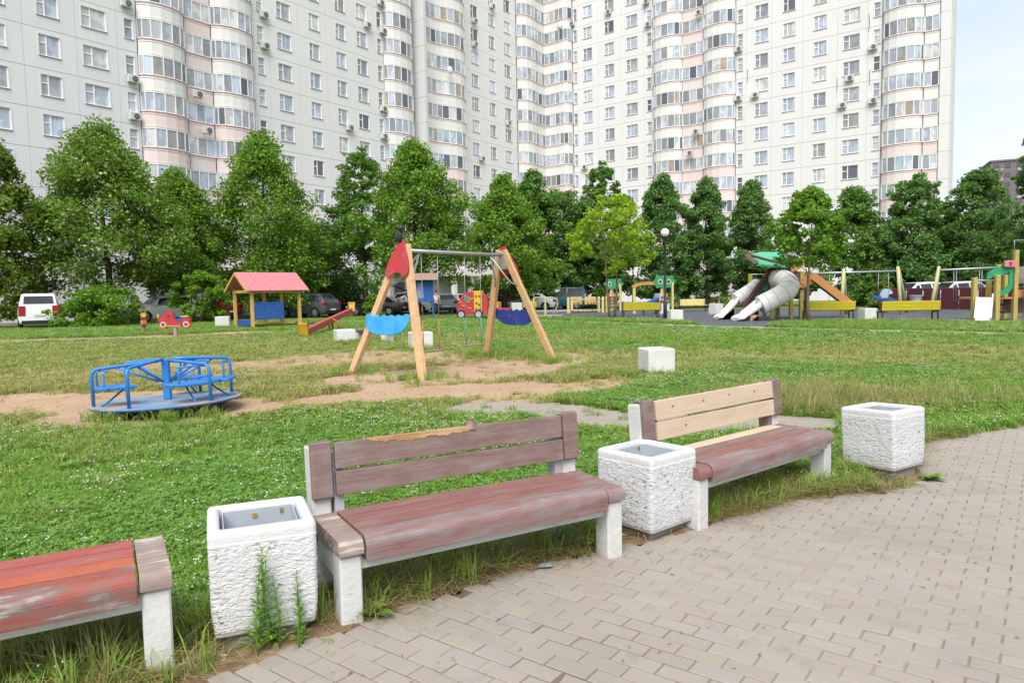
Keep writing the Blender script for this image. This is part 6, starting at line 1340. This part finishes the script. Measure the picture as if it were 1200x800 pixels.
C1 = clover_mesh('clover_patch', 26, .10, .02, .075, .015, 3)
s = isclo; scatter('lawn_clover', P[s], C1, tint[s]*.7, big[s], np.clip(hs[s]*1.1, .6, 1.4))
# white clover heads in drifts
P = np.concatenate([wedge(5200, 2.3, 7), wedge(9000, 7, 16), wedge(16000, 16, 44)]); P = P[allowed(P)]; so, dr, cl = fields(P[:, 0], P[:, 1]); d = np.hypot(P[:, 0], P[:, 1]); dn = vnoise(P[:, 0], P[:, 1], .8, 21)
pr_ = (.10 + .9*sstep(.45, .68, dn))*(1-so)*(1-.35*dr); s = rg.random(len(P)) < pr_*np.where(d < 7, .45, .7); P, d = P[s], d[s]
scatter('clover_flowers', P, flower_mesh('flower_heads', 3, .09, 4), np.zeros(len(P)), np.clip(.9 + (d-3)*.035, .9, 2.0), np.ones(len(P)))
# dry tangled stems along the paving edge, under the benches and in the straw patches
E_ = []
for (a, b_) in zip(EDGE[3:-5], EDGE[4:-4]):
    L = math.hypot(b_[0]-a[0], b_[1]-a[1]); nx_, ny_ = -(b_[1]-a[1])/L, (b_[0]-a[0])/L
    for i in range(int(L*190)): q = random.random(); o_ = abs(random.gauss(0, .13)) - .015; E_.append((a[0]+(b_[0]-a[0])*q + nx_*o_, a[1]+(b_[1]-a[1])*q + ny_*o_))
E_ = np.array(E_); E_ = E_[allowed(E_, .06)]; D1 = tuft_mesh('dry_tuft', 13, .05, .17, .06, .0022, 2.2, M_dryg, 8)
scatter('dry_grass', E_, D1, rg.random(len(E_)), .6+.6*rg.random(len(E_)), .35+.65*rg.random(len(E_)))
Q = np.concatenate([np.stack([cx + rg.normal(size=k)*sx, cy + rg.normal(size=k)*sy], -1) for cx, cy, sx, sy, k in ((3.9, 9.2, .6, .5, 330), (5.6, 9.0, .7, .35, 90), (3.0, 8.6, .5, .3, 160), (-1.75, 2.95, .16, .16, 26), (-2.1, 3.0, .3, .12, 40))]); Q = Q[allowed(Q)]
scatter('straw_grass', Q, tuft_mesh('straw_tuft', 16, .14, .36, .07, .0028, .55, M_dryg, 9), rg.random(len(Q))*.35, .8+.4*rg.random(len(Q)), .6+.6*rg.random(len(Q)))
# taller green tufts: at feet of things, along edges
TT = []
def ringpts(cx, cy, r, n, a0=0, a1=2*pi, sp=.07): return [(cx + (r+abs(random.gauss(0, sp)))*cos(a), cy + (r+abs(random.gauss(0, sp)))*sin(a)) for a in (random.uniform(a0, a1) for _ in range(n))]
TT += ringpts(MGR[0], MGR[1], .93, 16, rad(225), rad(340), .10) + ringpts(MGR[0]+.42, MGR[1]-.98, .03, 16, sp=.10) + ringpts(MGR[0]-.25, MGR[1]-1.0, .03, 8, sp=.08)
for px, py in ((415, 437), (492, 445), (573, 416), (648, 423), (404, 403), (493, 409), (769, 440), (438, 402), (560, 418), (600, 418), (630, 420)): g_ = G(px, py); TT += ringpts(g_.x, g_.y, .12, 30, sp=.35)
for bx_, by_, r in BINS: TT += ringpts(bx_, by_, .25, 34, rad(60), rad(235), .05)
for (a, b_) in zip(EDGE[3:-5], EDGE[4:-4]):
    L = math.hypot(b_[0]-a[0], b_[1]-a[1]); nx_, ny_ = -(b_[1]-a[1])/L, (b_[0]-a[0])/L
    for i in range(int(L*34)): q = random.random(); o_ = abs(random.gauss(0, .2)) - .01; TT.append((a[0]+(b_[0]-a[0])*q + nx_*o_, a[1]+(b_[1]-a[1])*q + ny_*o_))
for px, py, n, sp in ((730, 378, 160, 1.2), (790, 380, 120, 1.0), (950, 381, 160, 1.5), (1050, 381, 160, 1.5), (1150, 382, 160, 1.5), (640, 374, 90, 1.2)):
    g_ = G(px, py); TT += [(g_.x + random.gauss(0, 1.6), g_.y + random.gauss(0, sp)) for _ in range(n)]
TT = np.array(TT); k = allowed(TT, .03); TT = TT[k]; dd = np.hypot(TT[:, 0], TT[:, 1])
scatter('tall_grass', TT, tuft_mesh('tall_tuft', 18, .10, .26, .06, .0042, .7, M_grass, 12), rg.random(len(TT))*.35, np.clip(.7 + dd*.03, .7, 1.8), np.clip(.5+.5*rg.random(len(TT)) + dd*.006, .4, 1.3))
# small stones and crumbs on bare soil and paving edge
P = np.concatenate([wedge(4000, 2.4, 9), wedge(2200, 9, 17)]); so, dr, cl = fields(P[:, 0], P[:, 1]); k = (so > .5) & ~inpoly(P[:, 0], P[:, 1], PLAZA); P = P[k]
sm = MB(); sm.loft([[(.011*cos(a)*k1, .009*sin(a)*k1, z) for a in (0, 1.1, 2.1, 3.3, 4.4, 5.3)] for k1, z in ((.8, -.004), (1, .002), (.6, .008))], True)
scatter('pebbles', P, sm.mesh('pebble', mat('pebble_stone', (.42, .31, .21), (.33, .23, .15), 30, .9)), np.zeros(len(P)), .5+1.3*rg.random(len(P)), .5+1.2*rg.random(len(P)))
# soil spilling over the edge of the paving
vg = MB(); ln = []
for (a, b_) in zip(EDGE[2:-1], EDGE[3:]):
    n = max(2, int(math.hypot(b_[0]-a[0], b_[1]-a[1]) / .03)); ln += [Vector(a).lerp(Vector(b_), i/n) for i in range(n)]
row = []
for i, p in enumerate(ln):
    t_ = (ln[min(i+3, len(ln)-1)] - ln[max(i-3, 0)]).normalized(); nn = Vector((-t_.y, t_.x)); a = .035 + .055*mnoise.noise(Vector((p.x*3.1, p.y*3.1, 0))) + .03*mnoise.noise(Vector((p.x*11, p.y*11, 3)))
    z = .006 + .005*mnoise.noise(Vector((p.x*7, p.y*7, 5)))
    row.append([(*(p - nn*(a+.02)), -.006), (*(p - nn*a*.6), z), (*(p + nn*.07), z + .004), (*(p + nn*.2), -.03)])
k = len(row); vg.add([q for r in row for q in r], [(4*i+j, 4*i+j+1, 4*i+5+j, 4*i+4+j) for i in range(k-1) for j in range(3)], True)
structure(vg.build('soil_verge', mat('verge_soil', (.235, .155, .09), (.16, .10, .06), 6, .95, .1, bmp=.8, bscale=60, bdist=.02, dirt=(.33, .24, .14), dirt_scale=4)))
# broad leaved weeds in the turf and sprouts in the paving joints
def ros_mesh(name, n, L, w, m, seed):
    g = random.Random(seed); mb = MB()
    for i in range(n):
        a = i*2.4 + g.random(); el = .3 + .6*g.random(); d_ = Vector((cos(a)*cos(el), sin(a)*cos(el), sin(el))); s_ = Vector((-sin(a), cos(a), 0)); l = L*(.7+.5*g.random()); q0, q1, q2 = d_*.1*l, d_*l*.6, d_*l - Vector((0, 0, l*.25)); mb.add([q0, q1 + s_*w, q2, q1 - s_*w], [(0, 1, 2, 3)])
    return mb.mesh(name, m)
P = wedge(2600, 2.4, 12); P = P[allowed(P)]; so, dr, cl = fields(P[:, 0], P[:, 1]); P = P[(vnoise(P[:, 0], P[:, 1], 1.3, 31) > .5) & (so < .5)]
scatter('broadleaf_weeds', P, ros_mesh('weed_rosette', 9, .12, .022, M_weed, 5), rg.random(len(P))*.5, .6+.7*rg.random(len(P)), .6+.8*rg.random(len(P)))
P = wedge(5000, 2.4, 8); ed = segd(P[:, 0], P[:, 1], EDGE); P = P[inpoly(P[:, 0], P[:, 1], PLAZA) & (ed > .05) & (rg.random(len(P)) < .16*np.exp(-ed/.28))]
scatter('joint_weeds', P, tuft_mesh('joint_sprout', 9, .012, .045, .025, .0025, .9, M_grass, 33), rg.random(len(P))*.6, .6+.6*rg.random(len(P)), .6+.8*rg.random(len(P)))
# --- single weeds
def weed(name, label, x, y, stems, seed, group=None, m=M_weed, cat='weed'):
    g = random.Random(seed); t = thing(name, label, cat, (x, y, -.005), g.random()*6, group); sb = MB(); lb = MB()
    for (dx, dy, h, lw, ll) in stems:
        tip = Vector((dx + g.gauss(0, .025), dy + g.gauss(0, .025), h)); pts = [Vector((dx, dy, 0)).lerp(tip, q) + Vector((.02*sin(q*3+dx*40), .02*sin(q*2.3+dy*60), 0)) for q in (0, .33, .66, 1)]; sb.tube(pts, [.004, .0035, .0025, .0012], 5)
        n = int(h*110)
        for i in range(n):
            q = .06 + .94*i/n; p = Vector((dx, dy, 0)).lerp(tip, q) + Vector((.02*sin(q*3+dx*40), .02*sin(q*2.3+dy*60), 0)); a = i*2.4 + g.random(); d_ = Vector((cos(a), sin(a), .55 + .5*q)).normalized(); s = Vector((-sin(a), cos(a), 0)); L = ll*(1.1 - .75*q)*(.7+.5*g.random()); w = lw*(1.05-.6*q)
            e = p + d_*L - Vector((0, 0, L*.25)); mid_ = p + d_*L*.5; lb.add([p, mid_ + s*w, e, mid_ - s*w], [(0, 1, 2, 3)])
    sb.build('stem', m, t); lb.build('leaves', m, t); return t
weed('tall_weed', 'tall narrow leaved weed growing against the front of the left white bin', -1.055, 2.93, [(0, 0, .47, .008, .10), (.035, .015, .42, .008, .09), (-.04, .01, .40, .007, .085), (.01, -.02, .34, .007, .08), (.065, 0, .38, .007, .08), (-.015, .02, .44, .007, .09)], 3)
weed('tall_weed', 'shorter weed at the right corner of the left white bin', -.93, 2.99, [(0, 0, .32, .006, .065), (.018, .01, .27, .006, .06), (-.022, 0, .22, .006, .055)], 4)
def rosette(label, x, y, n, L, w, seed, group=None, name='broadleaf_weed'):
    g = random.Random(seed); t = thing(name, label, 'weed', (x, y, -.004), 0, group)
    for i in range(n):
        a = i*2.4 + g.random()*.5; el = .45 + .5*g.random(); d_ = Vector((cos(a)*cos(el), sin(a)*cos(el), sin(el))); s = Vector((-sin(a), cos(a), 0)); l = L*(.7+.5*g.random()); rows = []
        mb = MB(); prev = None; P_ = []
        for k in range(6): q = k/5; c = d_*l*q - Vector((0, 0, l*.35*q*q)); ww = w*(sin(pi*min(.97, .12+q*.86)) ** .8); P_.append((c - s*ww + Vector((0, 0, ww*.35)), c, c + s*ww + Vector((0, 0, ww*.35))))
        mb.add([p for r in P_ for p in r], [(3*k+j, 3*k+j+1, 3*k+4+j, 3*k+3+j) for k in range(5) for j in range(2)], True); mb.build('leaf', M_weed, t)
    return t
rosette('broad leaved plantain at the foot of the torn bench, left front leg', -.70, 3.235, 9, .135, .028, 1)
rosette('small plantain rosette under the middle of the torn bench', -.52, 3.47, 6, .09, .02, 2)
rosette('dark broad leaved dock under the red bench near the lower left corner', -1.86, 2.72, 9, .17, .035, 3)
rosette('bright clump of leaves on the paving beside the right white bin', 3.22, 5.42, 14, .12, .026, 4)
rosette('leafy weed in front of the lone lawn planter', 2.52, 12.62, 8, .22, .05, 5)
rosette('low leaves on the paving edge under the pine backed bench', 1.42, 4.72, 7, .10, .02, 6)
def vine(label, pts, seed):
    g = random.Random(seed); t = thing('bindweed', label, 'weed', pts[0]); o = Vector(pts[0]); P_ = [Vector(p) - o for p in pts]; mb = MB(); mb.tube(P_, .003, 5); mb.build('stem', M_weed, t); lb = MB()
    for a, b_ in zip(P_[:-1], P_[1:]):
        for k in range(5):
            c = a.lerp(b_, g.random()); an = g.random()*6.3; d_ = Vector((cos(an), sin(an), -.2)).normalized(); s = d_.cross(Vector((0, 0, 1))).normalized(); l = .035 + .02*g.random(); lb.add([c, c+d_*l*.5+s*l*.38, c+d_*l, c+d_*l*.5-s*l*.38], [(0, 1, 2, 3)])
    lb.build('leaves', M_weed, t)
vine('bindweed climbing the right front leg of the torn bench', [(.40, 3.98, 0), (.42, 3.99, .12), (.45, 4.0, .24), (.50, 4.02, .30), (.56, 4.04, .28)], 1)
vine('bindweed trailing below the seat beside the torn bench right leg', [(.30, 4.08, 0), (.32, 4.06, .12), (.36, 4.07, .2), (.40, 4.04, .26)], 2)
# --- litter
def crumple(label, x, y, r, m, seed, flat=.6, z=.0):
    mb = MB(); mb.ball((0, 0, r*flat), r, 12, 8, (1, .8, flat)); mb.v = [tuple(Vector(v) * (1 + .55*mnoise.noise(Vector((v[0]*70+seed, v[1]*70, v[2]*70)))) ) for v in mb.v]; mb.sm = [False]*len(mb.sm)
    o = mb.build('litter', m, None, 0, (x, y, z)); tag(o, label, 'litter', 'litter under the benches'); return o
M_bag = mat('white_film', (.62, .64, .68), (.45, .48, .54), 30, .3, .5)
crumple('crumpled white plastic bag under the torn bench by its right leg', .22, 4.22, .055, M_bag, 1, .8)
crumple('flattened white wrapper in the grass below the torn bench front rail', .02, 3.98, .04, M_bag, 2, .3)
mb = MB(); mb.add([(-.04, -.02, .006), (.01, -.035, .012), (.05, -.01, .008), (.03, .03, .014), (-.02, .035, .006)], [(0, 1, 2, 3, 4)]); o = mb.build('litter', mat('grey_card', (.33, .36, .40)), None, 0, (.155, 3.80, .004)); tag(o, 'flat grey scrap lying on the edge of the paving', 'litter', 'litter under the benches')
crumple('small blue white scrap in the grass right of the red bench leg', -1.43, 3.02, .022, mat('blue_film', (.4, .45, .7), rough=.3), 3, .5, .02)
P = wedge(900, 2.5, 8); P = P[inpoly(P[:, 0], P[:, 1], PLAZA)][:170]; P = np.c_[P, np.full(len(P), .004)]
lf = MB(); lf.add([(-.012, 0, .001), (0, .005, .004), (.014, 0, .001), (0, -.005, .004)], [(0, 1, 2, 3)]); scatter('leaf_crumbs', P, lf.mesh('leaf_crumb', mat('dead_leaf', (.20, .13, .07), (.30, .25, .16), 50, .9)), np.zeros(len(P)), .4+.9*rg.random(len(P)), np.ones(len(P)))
